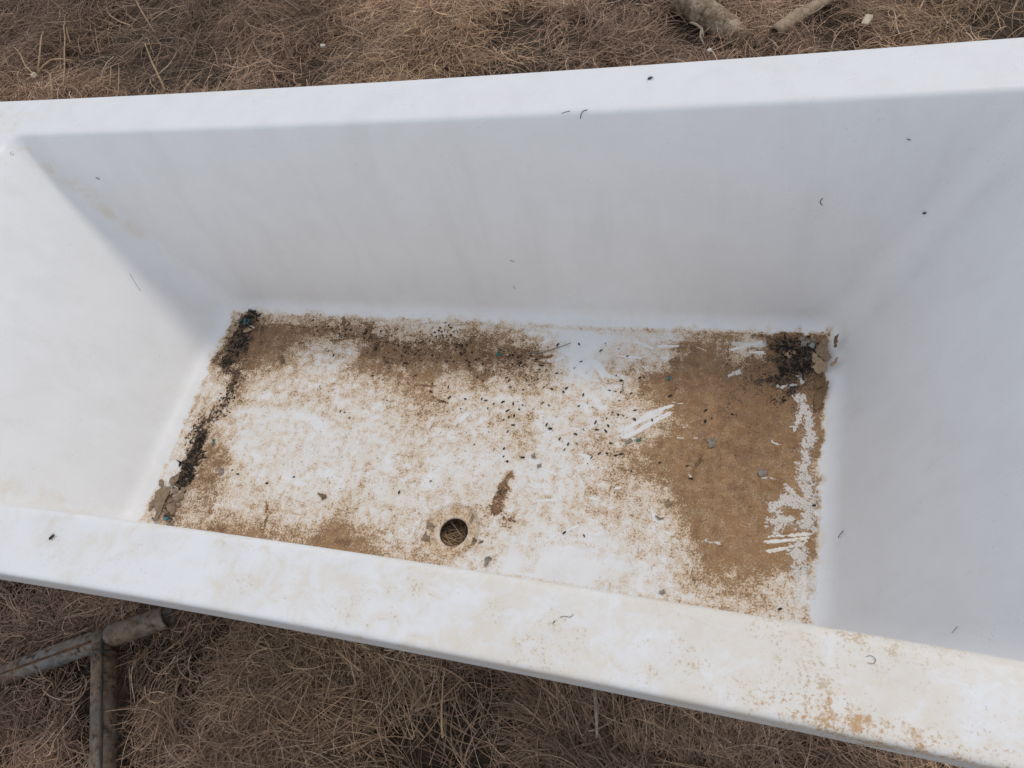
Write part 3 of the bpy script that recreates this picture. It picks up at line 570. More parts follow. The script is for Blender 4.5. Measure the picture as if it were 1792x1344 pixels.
def finish_part(name, me, V):
    x, y, z = V[:, 0], V[:, 1], V[:, 2]
    hgt = z - FZ
    near = hgt < 0.06
    S = np.zeros(len(V)); K = np.zeros(len(V)); C = np.zeros(len(V)); SC = np.zeros(len(V))
    if near.any():
        S[near], K[near], C[near], SC[near] = stain_fields(x[near], y[near], np.maximum(hgt[near], 0))
    film = np.zeros(len(V)); rust = np.zeros(len(V))
    top = hgt > DEPTH - 0.02
    # near rim: film grows towards the right end; far rim nearly clean
    nr = top & (y < 0.05); fr = top & (y > 0.6)
    film = np.where(nr, 0.20 + 0.38 * sstep(0.05, 1.0, x), film)
    film = np.where(fr, 0.07 + 0.08 * sstep(0.7, 1.2, x) + 0.22 * sstep(-0.35, -0.55, x), film)
    film = np.where(nr, film + 0.18 * sstep(0.01, -0.06, np.abs(y + 0.012) - 0.012) * sstep(0.5, 0.9, x), film)
    for bx, by, br, ba in [(0.925, -0.078, 0.035, 0.5), (0.971, -0.084, 0.045, 0.75), (1.019, -0.09, 0.04, 0.7), (1.075, -0.092, 0.06, 0.5), (0.51, -0.017, 0.012, 0.3), (0.432, -0.060, 0.008, 0.35), (0.737, -0.038, 0.012, 0.35), (0.745, -0.052, 0.01, 0.3), (0.802, -0.050, 0.016, 0.4), (0.82, -0.075, 0.012, 0.4), (0.86, -0.080, 0.015, 0.35), (-0.39, 0.70, 0.012, 0.4)]:
        rust = np.maximum(rust, np.where(top | (z > RIM - 0.06), ba * np.exp(-(((x - bx) / (br * 1.6)) ** 2 + ((y - by) / (br * 0.5)) ** 2)), 0))
    # left end: tan runs down the far corner, film near the foot of the near side
    wall = ~top
    cornerd = np.abs((x - TX0) / (BX0 - TX0) - (WI - y) / (WI - BY1))
    run = np.exp(-(cornerd / 0.22) ** 2) * np.where(x < 0, 1, 0) * sstep(RIM, RIM - 0.05, z)
    film = np.where(wall, np.maximum(film, run * 0.32 * sstep(0.12, 0.3, z)), film)
    lw = sstep(-0.12, -0.22, x) * sstep(0.22, 0.05, y)
    film = np.where(wall, np.maximum(film, 0.30 * lw), film)
    film = np.where(wall, np.maximum(film, 0.14 * sstep(0.10, 0.02, hgt)), film)
    film = np.where(wall, np.maximum(film, 0.05), film)
    rd = np.hypot(x - DRAIN[0], y - DRAIN[1])
    film = np.where(hgt < 0.005, np.maximum(film, 0.75 * np.exp(-((rd - 0.037) / 0.012) ** 4)), film)
    fattr(me, "stain", S); fattr(me, "dark", K); fattr(me, "crust", C); fattr(me, "scrape", SC); fattr(me, "film", film); fattr(me, "rust", rust)
    me.transform(Matrix.Translation(-Vector(OFF)))
    return mesh_obj(name, me, tub)

T, TN = rrect(TX0, TX1, 0.0, WI, 0.030)
Tb = bow(T)
Bt, BN = rrect(BX0, BX1, BY0, BY1, 0.052)
Bt[:, 0] += np.where(Bt[:, 0] > 0.8, -0.027 * np.clip((BY1 - Bt[:, 1]) / (BY1 - BY0), 0, 1), 0)   # right end runs slightly askew
T3 = l3(Tb, RIM); B3 = l3(Bt, FZ)
wd = T3 - B3; wd /= np.linalg.norm(wd, axis=1)[:, None]
N3 = np.column_stack([BN, np.zeros(len(BN))]); TN3 = np.column_stack([TN, np.zeros(len(TN))])
loops = []
for t in np.linspace(0, 1, 16):                                # cove
    loops.append((1 - t) ** 2 * (B3 - COVE * N3) + 2 * t * (1 - t) * B3 + t * t * (B3 + COVE * wd))
te = 0.011
a = B3 + COVE * wd; b = T3 - te * wd
for t in np.linspace(0, 1, 16)[1:-1]:                          # wall, pressed very slightly out of true
    P = a * (1 - t) + b * t
    bulge = 0.0016 * math.sin(math.pi * t) * (fbm(P[:, 0] * 3 + 5, P[:, 1] * 3 + P[:, 2] * 2, 2) - 0.5) * 2
    loops.append(P + bulge[:, None] * N3)
for t in np.linspace(0, 1, 9):                                 # rolled edge
    loops.append((1 - t) ** 2 * b + 2 * t * (1 - t) * T3 + t * t * (T3 + te * TN3))
loops.append(T3 + (te + 0.004) * TN3)
me, V = ring_mesh("basin_wall", loops, ENAMEL)
me.materials.append(ENAMEL_DIRTY)
mi = np.zeros(len(me.polygons), np.int32); mi[:len(T) * 17] = 1        # the cove and foot of the walls carry the floor's stain
me.polygons.foreach_set("material_index", mi)
finish_part("basin_wall", me, V)

# rim and downturned lip
O, ON = rrect(TX0 - 0.20, TX1 + 0.10, -RIM_N, WI + RIM_F, 0.035)
Ob = bow(O)
O3 = l3(Ob, RIM); ON3 = np.column_stack([ON, np.zeros(len(ON))])
inner = T3 + (te + 0.004) * TN3
ro = 0.007
fl0 = O3 - ro * ON3
rl = []
sag = lambda t: 0.0
for t in np.linspace(0, 1, 22):
    rl.append(inner * (1 - t) + fl0 * t)
down = np.array([0, 0, -1.0])
for t in np.linspace(0, 1, 7)[1:]:
    rl.append((1 - t) ** 2 * fl0 + 2 * t * (1 - t) * O3 + t * t * (O3 + ro * down))
for d in (0.016, 0.028, 0.040):
    rl.append(O3 + d * down)
low = O3 + 0.0455 * down
rl += [low - 0.0010 * ON3, low - 0.0040 * ON3 + 0.0008 * down * -1, O3 + 0.030 * down - 0.0048 * ON3, O3 + 0.008 * down - 0.0055 * ON3, O3 + 0.0075 * down - 0.03 * ON3]
me, V = ring_mesh("rim", rl, ENAMEL)
finish_part("rim", me, V)

# outside of the moulding (raw fibreglass)
def sub(P, k=8): return P[::k]
ob = sub(B3) + 0.012 * sub(N3); ot = sub(T3) + 0.010 * sub(TN3) - np.array([0, 0, 0.012])
low3 = ob.copy(); low3[:, 2] = FZ - 0.010
oi = sub(B3) - 0.03 * sub(N3); oi[:, 2] = FZ - 0.012
me, V = ring_mesh("outer_shell", [oi, low3, ob * 0.5 + ot * 0.5, ot], FIBRE)
me.transform(Matrix.Translation(-Vector(OFF)))
mesh_obj("outer_shell", me, tub)

# floor: 2 mm grid with a dished drain recess let into it
def build_floor():
    g = 0.002
    hs = 0.056
    dx, dy = DRAIN
    nxl = int((dx - hs - BX0) / g); nxr = int((BX1 - dx - hs) / g); nyl = max(4, int((dy - hs - BY0) / g)); nyr = int((BY1 - dy - hs) / g)
    npatch = 56
    xs = np.concatenate([np.linspace(BX0, dx - hs, nxl + 1)[:-1], np.linspace(dx - hs, dx + hs, npatch + 1), np.linspace(dx + hs, BX1, nxr + 1)[1:]])
    ys = np.concatenate([np.linspace(BY0, dy - hs, nyl + 1)[:-1], np.linspace(dy - hs, dy + hs, npatch + 1), np.linspace(dy + hs, BY1, nyr + 1)[1:]])
    X, Y = np.meshgrid(xs, ys); nx = len(xs); ny = len(ys)
    V = np.stack([X, Y, np.full_like(X, FZ)], 2).reshape(-1, 3)
    i, j = np.meshgrid(np.arange(nx - 1), np.arange(ny - 1))
    hole = (i >= nxl) & (i < nxl + npatch) & (j >= nyl) & (j < nyl + npatch)
    a = (j * nx + i)[~hole]
    q = np.stack([a, a + 1, a + nx + 1, a + nx], 1)
    # boundary of the square patch, counter-clockwise
    idx = [nyl * nx + nxl + k for k in range(npatch)] + [(nyl + k) * nx + nxl + npatch for k in range(npatch)] + \
          [(nyl + npatch) * nx + nxl + npatch - k for k in range(npatch)] + [(nyl + npatch - k) * nx + nxl for k in range(npatch)]
    sq = V[idx]; m = len(idx)
    ang = np.arctan2(sq[:, 1] - dy, sq[:, 0] - dx)
    rim_r = 0.050
    circ = np.stack([dx + np.cos(ang), dy + np.sin(ang)], 1)
    loops = []
    def at(rad, z): return np.column_stack([dx + np.cos(ang) * rad, dy + np.sin(ang) * rad, np.full(m, z)])
    c0 = at(rim_r, FZ)
    for t in (0.34, 0.67): loops.append(sq * (1 - t) + c0 * t)
    loops += [c0, at(0.0485, FZ - 0.0010), at(0.0465, FZ - 0.0030), at(0.0440, FZ - 0.0048), at(0.040, FZ - 0.0058), at(0.035, FZ - 0.0063), at(0.0300, FZ - 0.0066), at(0.0275, FZ - 0.0071), at(0.0260, FZ - 0.0080), at(DRAIN_R, FZ - 0.0095), at(DRAIN_R - 0.0001, FZ - 0.0118)]
    base = len(V); allV = [V] + loops
    prev = np.array(idx); qq = [q]
    for k in range(len(loops)):
        cur = base + k * m + np.arange(m)
        qq.append(np.stack([prev, np.roll(prev, -1), np.roll(cur, -1), cur], 1)); prev = cur
    V = np.concatenate(allV); q = np.concatenate(qq)
    V[:, 2] += 0.00012
    me = np_mesh("basin_floor", V, q, ENAMEL_DIRTY)
    finish_part("basin_floor", me, V)
build_floor()

def tube(name, pts, radii, mat, parent=None, sides=12, inner=None, jit=0.0, cap=True, seed=0):
    """tapered tube through points; inner = wall thickness makes it hollow with an open far end"""
    r = np.random.default_rng(seed)
    pts = [Vector(p) for p in pts]
    bm = bmesh.new(); rings = []
    up = Vector((0.013, 0.021, 1))
    for k, p in enumerate(pts):
        d = (pts[min(k + 1, len(pts) - 1)] - pts[max(k - 1, 0)]).normalized()
        s = d.cross(up).normalized(); u = s.cross(d).normalized()
        ring = []
        for i in range(sides):
            a = 2 * math.pi * i / sides
            rr = radii[k] * (1 + (jit * r.normal() if jit else 0))
            ring.append(bm.verts.new(p + (s * math.cos(a) + u * math.sin(a)) * rr))
        rings.append((ring, p, s, u, d))
    def bridge(A, B):
        for i in range(sides):
            bm.faces.new((A[i], A[(i + 1) % sides], B[(i + 1) % sides], B[i]))
    for A, B in zip(rings[:-1], rings[1:]): bridge(A[0], B[0])
    if inner:
        ring, p, s, u, d = rings[-1]
        rr = radii[-1] - inner
        r1 = [bm.verts.new(p + (s * math.cos(2 * math.pi * i / sides) + u * math.sin(2 * math.pi * i / sides)) * rr) for i in range(sides)]
        r2 = [bm.verts.new(v.co - d * min(0.09, (pts[-1] - pts[0]).length * 0.9)) for v in r1]
        bridge(ring, r1); bridge(r1, r2)
        bm.faces.new(r2)
        bm.faces.new(list(reversed(rings[0][0])))
    elif cap:
        bm.faces.new(list(reversed(rings[0][0]))); bm.faces.new(rings[-1][0])
    bmesh.ops.recalc_face_normals(bm, faces=bm.faces)
    for f in bm.faces: f.smooth = len(f.verts) == 4
    me = bpy.data.meshes.new(name); bm.to_mesh(me); bm.free()
    me.materials.append(mat)
    o = mesh_obj(name, me, parent)
    if parent is not None: o.matrix_parent_inverse = parent.matrix_world.inverted() if False else Matrix.Translation(-parent.location)
    return o

# drain throat: the short tube below the recess
dm = simple_mat("drain_throat_grime", (0.16, 0.11, 0.075), (0.07, 0.05, 0.037), 120, 0.8)
ang = np.linspace(0, 2 * np.pi, 64, endpoint=False)
lp = [np.column_stack([DRAIN[0] + rr * np.cos(ang), DRAIN[1] + rr * np.sin(ang), np.full(64, zz)]) for rr, zz in ((DRAIN_R - 0.0002, FZ - 0.0112), (DRAIN_R - 0.0004, FZ - 0.018), (DRAIN_R + 0.004, FZ - 0.018), (DRAIN_R + 0.006, FZ - 0.0115))]
me, V = ring_mesh("drain_throat", lp, dm)
me.transform(Matrix.Translation(-Vector(OFF)))
mesh_obj("drain_throat", me, tub)

# ------------------------------------------------------------------ height of the tub floor and cove under a point
def surf_z(x, y):
    e = max(BX0 + COVE - x, x - (BX1 - 0.014 - COVE), BY0 + COVE - y, y - (BY1 - COVE))
    if e <= 0: return FZ + 0.0002
    lo, hi = 0.0, 1.0
    for _ in range(24):
        t = (lo + hi) / 2
        if COVE - COVE * (1 - t) ** 2 + 0.25 * COVE * t * t < e: lo = t
        else: hi = t
    return FZ + 0.97 * COVE * lo * lo + 0.0002 + max(0.0, e - 1.25 * COVE) * 2.0

# ------------------------------------------------------------------ flakes and chips
FL_MAT = {
    'tan': simple_mat("dried_mud_tan", (0.33, 0.245, 0.165), (0.24, 0.17, 0.11), 160, 0.95, bump=0.5),
    'brown': simple_mat("dried_mud_brown", (0.24, 0.155, 0.085), (0.15, 0.095, 0.055), 160, 0.95, bump=0.5),
    'pale': simple_mat("dried_mud_pale", (0.46, 0.33, 0.20), (0.36, 0.27, 0.18), 140, 0.95, bump=0.5),
    'grey': simple_mat("dried_mud_grey", (0.33, 0.29, 0.24), (0.22, 0.19, 0.15), 160, 0.95, bump=0.5),
    'bluegrey': simple_mat("blue_grey_chip", (0.38, 0.41, 0.42), (0.28, 0.31, 0.32), 160, 0.8, bump=0.3),
    'teal': simple_mat("turquoise_paint", (0.03, 0.24, 0.29), (0.02, 0.13, 0.17), 200, 0.5, bump=0.3),
    'green': simple_mat("dull_green_paint", (0.06, 0.20, 0.17), (0.07, 0.12, 0.10), 200, 0.6, bump=0.3),
    'white': simple_mat("white_sliver", (0.70, 0.66, 0.58), (0.55, 0.50, 0.42), 160, 0.8, bump=0.3),
}
SHARED = {'NL': ("small grey-tan mud flake piled round the long flake in the near left corner", "mud flakes in the near left corner"),
          'FR': ("small grey mud flake tucked into the far right corner pile", "grey flakes in the far right corner"),
          'FL': ("small pale mud flake among black crumbs in the far left corner", "pale flakes in the far left corner")}

def flake(kind, label, poly, k):
    r = random.Random(100 + k)
    cx = sum(p[0] for p in poly) / len(poly); cy = sum(p[1] for p in poly) / len(poly)
    edge = []
    for a, b in zip(poly, poly[1:] + poly[:1]):
        L = math.hypot(b[0] - a[0], b[1] - a[1]); m = max(1, int(L / 0.0028))
        for i in range(m):
            t = i / m; j = 0.0009 if i else 0.0005
            edge.append((a[0] + (b[0] - a[0]) * t + r.gauss(0, j), a[1] + (b[1] - a[1]) * t + r.gauss(0, j)))
    size = max(math.hypot(p[0] - cx, p[1] - cy) for p in poly)
    th = 0.0013 if size > 0.006 else 0.0008
    lift = min(0.0065, size * 0.42); ca = r.uniform(0, 6.28); tilt = r.uniform(-0.12, 0.12) * (1 if size > .005 else .4)
    pile = 0.003 if label in SHARED or 'pile' in label or 'corner' in label else 0.0
    z_off = r.uniform(0.3, 1.0) * pile
    def zz(x, y, q):
        dx, dy = x - cx, y - cy
        c = (dx * math.cos(ca) + dy * math.sin(ca)) / (size + 1e-6)
        return surf_z(x, y) + th + z_off + lift * (c * c) * 0.8 + tilt * dx + abs(tilt) * size + r.gauss(0, 0.0002)
    bm = bmesh.new(); rings = []
    for s in (1.0, 0.55):
        rings.append([(cx + (x - cx) * s, cy + (y - cy) * s) for x, y in edge])
    top = [[bm.verts.new((x - cx, y - cy, zz(x, y, 0))) for x, y in rg] for rg in rings]
    ct = bm.verts.new((0, 0, zz(cx, cy, 0)))
    bot = [bm.verts.new((v.co.x * 0.97, v.co.y * 0.97, v.co.z - th)) for v in top[0]]
    n = len(edge)
    for i in range(n):
        j = (i + 1) % n
        bm.faces.new((top[0][i], top[0][j], top[1][j], top[1][i]))
        bm.faces.new((top[1][i], top[1][j], ct))
        bm.faces.new((bot[i], bot[j], top[0][j], top[0][i]))
    bm.faces.new(list(reversed(bot)))
    bmesh.ops.recalc_face_normals(bm, faces=bm.faces)
    zb = min(v.co.z for v in bm.verts)
    for v in bm.verts: v.co.z -= zb
    name = "paint_chip" if kind in ('teal', 'green', 'bluegrey', 'white') else "mud_flake"
    me = bpy.data.meshes.new(name); bm.to_mesh(me); bm.free(); me.materials.append(FL_MAT[kind])
    o = mesh_obj(name, me); o.location = (cx, cy, zb)
    lb, gr = SHARED.get(label, (label, None))
    tag(o, lb, "paint chip" if name == "paint_chip" else "mud flake", gr)

for k, (kind, label, poly) in enumerate(FLAKES):
    flake(kind, label, poly, k)

# ------------------------------------------------------------------ droppings
PEL = simple_mat("dark_dropping", (0.045, 0.034, 0.026), (0.022, 0.018, 0.016), 300, 0.75, bump=0.4)
def pellet_mesh(k):
    r = random.Random(40 + k)
    bm = bmesh.new(); L = 0.0070; R = 0.00135; rings = []
    bend = r.uniform(-0.0005, 0.0005)
    for t, s in ((-0.42, 0.55), (-0.22, 0.95), (0.02, 1.05), (0.25, 0.9), (0.42, 0.5)):
        rings.append([bm.verts.new((t * L, bend * (4 * t * t) + R * s * math.cos(a) * r.uniform(.92, 1.08), R + R * s * 0.9 * math.sin(a))) for a in [i * math.pi / 3 for i in range(6)]])
    e0 = bm.verts.new((-0.5 * L, bend, R)); e1 = bm.verts.new((0.5 * L, bend, R))
    for A, B in zip(rings[:-1], rings[1:]):
        for i in range(6): bm.faces.new((A[i], A[(i + 1) % 6], B[(i + 1) % 6], B[i]))
    for i in range(6):
        bm.faces.new((e0, rings[0][(i + 1) % 6], rings[0][i])); bm.faces.new((e1, rings[-1][i], rings[-1][(i + 1) % 6]))
    bmesh.ops.recalc_face_normals(bm, faces=bm.faces)
    for f in bm.faces: f.smooth = True
    me = bpy.data.meshes.new("dropping"); bm.to_mesh(me); bm.free(); me.materials.append(PEL)
    return me
pm = [pellet_mesh(k) for k in range(4)]
for k, (x, y, a) in enumerate(PELLETS):
    o = bpy.data.objects.new("dropping", pm[k % 4])
    z = surf_z(x, y)
    if math.hypot(x - DRAIN[0], y - DRAIN[1]) < 0.05: z -= 0.004
    o.location = (x, y, z); o.rotation_euler = (0, 0, math.radians(a + 14 + random.uniform(-6, 6)))
    s = random.choice((0.5, 0.7, 0.85, 0.95, 1.1, 1.25)) * random.uniform(.9, 1.1); o.scale = (s * random.uniform(.75, 1.15), s * random.uniform(.75, 1.15), s)
    link(o)
    zone = ("on the brown stain at the right of the tub floor" if x > 0.72 and y > 0.22 else
            "at the near right corner of the tub floor" if x > 0.9 else
            "along the dirty far edge of the tub floor" if y > 0.515 else
            "on the pale middle of the tub floor right of the drain" if x > 0.42 and y > 0.33 else
            "on the pale floor between drain and near rim or streak" if x > 0.42 else
            "on the white left half of the tub floor")
    tag(o, "small dark spindle-shaped dropping " + zone, "dropping", "droppings " + zone)

# ------------------------------------------------------------------ crumb piles
CRUMB = simple_mat("black_crumbs", (0.050, 0.040, 0.032), (0.020, 0.017, 0.015), 200, 0.95, bump=0.4)
CRUMB2 = simple_mat("brown_crumbs", (0.20, 0.14, 0.09), (0.11, 0.075, 0.05), 200, 0.95, bump=0.4)
def crumbs(label, path, n, spread, size, seed, pile=0.004, brown=0.25, fibres=0.3):
    r = np.random.default_rng(seed)
    V = []; F = []; MI = []
    oct_ = np.array([[1, 0, 0], [0, 1, 0], [-1, 0, 0], [0, -1, 0], [0, 0, 1], [0, 0, -1]], float)
    of = [(0, 1, 4), (1, 2, 4), (2, 3, 4), (3, 0, 4), (1, 0, 5), (2, 1, 5), (3, 2, 5), (0, 3, 5)]
    path = np.array(path); seg = np.linalg.norm(np.diff(path[:, :2], axis=0), axis=1); cum = np.concatenate([[0], np.cumsum(seg)])
    for k in range(n):
        t = r.uniform(0, cum[-1]); i = min(np.searchsorted(cum, t, 'right') - 1, len(seg) - 1)
        f = (t - cum[i]) / seg[i]; c = path[i] * (1 - f) + path[i + 1] * f
        off = r.normal(0, spread * c[2] if len(c) > 2 else spread, 2)
        x, y = c[0] + off[0], c[1] + off[1]
        d = np.hypot(*off) / (spread + 1e-9)
        z = surf_z(x, y) + 0.0008 + max(0, 1 - d / 1.6) * pile * r.random()
        s = r.uniform(size[0], size[1])
        sc = np.array([1, r.uniform(.5, 1), r.uniform(.35, .7)]) * s
        if r.random() < fibres: sc = np.array([r.uniform(1.8, 3.2), 0.35, 0.3]) * s
        a = r.uniform(0, 6.28); p_ = r.normal(0, .3)
        P = oct_ * sc * r.uniform(.75, 1.25, (6, 1))
        ca, sa = np.cos(a), np.sin(a); cp, sp = np.cos(p_), np.sin(p_)
        P = P @ np.array([[cp, 0, sp], [0, 1, 0], [-sp, 0, cp]]).T @ np.array([[ca, -sa, 0], [sa, ca, 0], [0, 0, 1]]).T
        b0 = len(V); V += list(P + [x, y, z]); F += [(b0 + q[0], b0 + q[1], b0 + q[2]) for q in of]
        MI += [1 if r.random() < brown else 0] * 8
    me = bpy.data.meshes.new("dirt_crumbs"); me.from_pydata([tuple(v) for v in V], [], F)
    me.materials.append(CRUMB); me.materials.append(CRUMB2)
    me.polygons.foreach_set("material_index", MI); me.update()
    o = mesh_obj("dirt_crumbs", me); tag(o, label, "dirt", kind="stuff")
crumbs("black crumbs in a strip along the left edge of the floor", [(-0.1395, 0.3101, 0.4), (-0.1423, 0.2812, 0.5), (-0.14, 0.2551, 1.0), (-0.1414, 0.2328, 1.1), (-0.1389, 0.2112, 1.0), (-0.1371, 0.1952, 0.8)], 760, 0.0085, (0.0012, 0.0054), 1, 0.009, 0.42, 0.35)
crumbs("brown crumbs between the flakes of the near left corner", [(-0.1516, 0.1722, 0.6), (-0.1462, 0.1535, 0.8), (-0.1438, 0.133, 0.8), (-0.1272, 0.1196, 0.8)], 120, 0.006, (0.001, 0.003), 2, 0.003, 0.6, 0.2)
crumbs("black crumbs heaped in the far left corner of the floor", [(-0.151, 0.6018, 0.7), (-0.1579, 0.5718, 1.3), (-0.1595, 0.5403, 1.1), (-0.1513, 0.5164, 1.2), (-0.1571, 0.4857, 0.8), (-0.1589, 0.4706, 0.6)], 820, 0.0088, (0.0012, 0.0056), 3, 0.01, 0.48, 0.3)
crumbs("loose brown crumbs trailing down the left edge of the floor", [(-0.1307, 0.4596, 0.8), (-0.1279, 0.4389, 0.9), (-0.1243, 0.4164, 0.9), (-0.1197, 0.3783, 0.9), (-0.1259, 0.3598, 0.9), (-0.1595, 0.3219, 0.9), (-0.1616, 0.2831, 1)], 320, 0.01, (0.001, 0.0036), 4, 0.001, 0.7, 0.45)
crumbs("black crumbs heaped in the far right corner of the floor", [(0.9444, 0.5856, 0.8), (0.9575, 0.5701, 1.1), (0.9701, 0.5709, 1.1), (0.9853, 0.5591, 1.2), (0.9964, 0.5676, 1.0), (0.988, 0.5435, 0.9), (0.9532, 0.5382, 0.9)], 900, 0.0095, (0.0012, 0.0056), 5, 0.01, 0.4, 0.4)
crumbs("dark crumbs on the brown stain below the far right corner", [(0.9327, 0.4722, 0.6), (0.9479, 0.457, 0.7), (0.9703, 0.4901, 1.0), (0.9289, 0.5116, 0.7), (0.9612, 0.5138, 0.8), (0.998, 0.5256, 0.8)], 110, 0.006, (0.001, 0.0026), 6, 0.001, 0.3, 0.5)
crumbs("dark crumbs strewn along the far edge of the floor", [(0.0073, 0.585, 0.8), (0.0703, 0.5632, 1), (0.1397, 0.5667, 1.2), (0.2304, 0.5387, 1.5), (0.2437, 0.5019, 1.2), (0.3182, 0.5757, 1.6), (0.3827, 0.5218, 1.5), (0.4117, 0.5042, 1.2), (0.4658, 0.538, 1.2), (0.4499, 0.509, 1.3), (0.5314, 0.5051, 1.2)], 420, 0.013, (0.0008, 0.0036), 7, 0.001, 0.55, 0.3)
crumbs("fine dark grit sprinkled over the middle of the floor", [(0.4523, 0.4415, 1), (0.563, 0.4158, 1.3), (0.6765, 0.4006, 1.3), (0.6204, 0.3394, 1.3), (0.4988, 0.3519, 1.3), (0.1326, 0.3425, 1.6), (0.0697, 0.271, 1.6), (0.2565, 0.2286, 1.6)], 260, 0.035, (0.0005, 0.0013), 8, 0, 0.4, 0.4)

# ------------------------------------------------------------------ straw, hairs and insects in and on the tub
STRAW = simple_mat("grey_straw", (0.30, 0.26, 0.19), (0.20, 0.17, 0.12), 150, 0.8)
BLACK = simple_mat("insect_black", (0.050, 0.045, 0.042), (0.025, 0.023, 0.022), 300, 0.55)
def top_tube(name, pts, radii, mat, label, cat, group=None, **kw):
    b = Vector(pts[0])
    o = tube(name, [Vector(p) - b for p in pts], radii, mat, None, **kw)
    o.location = b
    return tag(o, label, cat, group)
z = FZ + 0.0016
top_tube("straw", [(0.494, 0.537, z), (0.518, 0.539, z), (0.538, 0.5435, z + 0.004), (0.559, 0.552, z + 0.006), (0.574, 0.562, z + 0.004)], [0.0011, 0.0012, 0.0012, 0.0010, 0.0006], STRAW, "curved grey straw on the floor beside the dark mud band", "straw", sides=6)
top_tube("straw", [(0.682, 0.489, z), (0.6835, 0.475, z + .001), (0.685, 0.461, z)], [0.0005, 0.0006, 0.0004], STRAW, "short thin upright hair on floor near the brown stain", "straw", sides=5)

def insect(name, loc, rot, size, label, cat="insect"):
    e = empty(name, loc); e.rotation_euler = rot
    tag(e, label, cat)
    bm = bmesh.new()
    prof = ((-1.0, .05), (-.8, .30), (-.4, .42), (0, .36), (.15, .24), (.35, .34), (.6, .30), (.72, .18), (.88, .22), (1.0, .05))
    rings = [[bm.verts.new((t * size, p * size * math.cos(a), size * .36 + p * size * .8 * math.sin(a))) for a in [i * math.pi / 4 for i in range(8)]] for t, p in prof]
    for A, B in zip(rings[:-1], rings[1:]):
        for i in range(8): bm.faces.new((A[i], A[(i + 1) % 8], B[(i + 1) % 8], B[i]))
    bm.faces.new(list(reversed(rings[0]))); bm.faces.new(rings[-1])
    for f in bm.faces: f.smooth = True
    me = bpy.data.meshes.new("body"); bm.to_mesh(me); bm.free(); me.materials.append(BLACK)
    mesh_obj("body", me, e)
    for s in (-1, 1):
        for k, fx in enumerate((.1, .3, .5)):
            sp = (k - 1) * .5
            bm = bmesh.new()
            pts = [Vector((fx, s * .25, .3)), Vector((fx + sp * .5, s * .7, .55)), Vector((fx + sp, s * 1.05, .03))]
            prev = None
            for p in pts:
                ring = [bm.verts.new((p + Vector((0.045 * math.cos(a), 0, 0.045 * math.sin(a)))) * size) for a in (0, 2.09, 4.19)]
                if prev:
                    for i in range(3): bm.faces.new((prev[i], prev[(i + 1) % 3], ring[(i + 1) % 3], ring[i]))
                prev = ring
            me = bpy.data.meshes.new("leg"); bm.to_mesh(me); bm.free(); me.materials.append(BLACK)
            mesh_obj("leg", me, e)
    return e
insect("dead_beetle", (0.729, 0.752, RIM), (0, 0, 0.6), 0.0042, "small dark dead beetle on the far rim")
insect("dead_fly", (0.091, -0.035, RIM), (0, 0, 1.0), 0.0042, "small black dead fly on the near rim at left")

def hair(pts, rad, label, mat=BLACK, cat="plant fibre"):
    pts = [Vector(p) for p in pts]
    for _ in range(2):                                          # corner cutting
        q = [pts[0]]
        for a_, b_ in zip(pts[:-1], pts[1:]): q += [a_.lerp(b_, .25), a_.lerp(b_, .75)]
        pts = q + [pts[-1]]
    top_tube("dark_fibre", pts, [rad * .35] + [rad * .52] * (len(pts) - 2) + [rad * .3], mat, label, cat, sides=5)
def farw(x, z): return (x, WI - (WI - BY1) * (RIM - z) / DEPTH - 0.0008 + 0.0117 * (x - 0.33) ** 2 * (z - FZ) / DEPTH, z)
def leftw(y, z): return (TX0 + (BX0 - TX0) * (RIM - z) / DEPTH + 0.0008, y, z)
def rightw(y, z): return (TX1 - (TX1 - BX1) * (RIM - z) / DEPTH - 0.0008 - 0.027 * max(0, (BY1 - y)) / 0.5 * (RIM - z) / DEPTH, y, z)
insect("dead_fly", (1.128, farw(1.128, 0.331)[1] + 0.0008, 0.331), (math.radians(82), 0, 0.2), 0.0040, "small black dead fly stuck high in the far right corner of the basin")
hair([(0.607, 0.684, RIM + .0012), (0.612, 0.6865, RIM + .0012), (0.619, 0.6885, RIM + .0012)], 0.0011, "straight dark fibre at the far rim's edge, left of a curled one")
hair([(0.635, 0.679, RIM - .006), (0.636, 0.684, RIM - .001), (0.639, 0.6875, RIM + .0012), (0.645, 0.689, RIM + .0014)], 0.0013, "curled dark fibre at the far rim's edge")
hair([farw(-0.338, .4245), farw(-0.334, .4225), farw(-0.331, .4205)], 0.0013, "short dark fibre on the far wall near its left end")
hair([farw(0.985, .360), farw(0.982, .356), farw(0.982, .351), farw(0.986, .347)], 0.0010, "crescent-shaped dark fibre on the far wall toward the right")
hair([farw(1.080, .455), farw(1.085, .453)], 0.0010, "tiny dark speck high on the far wall near the right corner")
hair([farw(1.124, .285), farw(1.1235, .270), farw(1.121, .255), farw(1.119, .248)], 0.0006, "thin dark crack-like fibre low in the far right corner")
hair([farw(0.468, .231), farw(0.476, .227)], 0.0006, "short thin fibre on the middle of the far wall, upper of two")
hair([farw(0.461, .166), farw(0.464, .159)], 0.0006, "short thin fibre on the middle of the far wall, lower of two")
hair([leftw(.568, .265), leftw(.562, .258), leftw(.553, .247), leftw(.545, .236)], 0.0005, "thin hair on the left end wall at the shadow's edge")
hair([leftw(.668, .502), leftw(.664, .5045), leftw(.660, .501), leftw(.663, .4985), leftw(.667, .500)], 0.0006, "tiny grey ring-shaped fibre at the top of the far left corner", STRAW)
hair([rightw(.236, .120), rightw(.233, .114), rightw(.228, .109)], 0.0010, "short dark fibre low on the right end wall")
hair([rightw(.066, .310), rightw(.060, .302)], 0.0007, "thin greenish fibre on the right end wall near the near rim", STRAW)
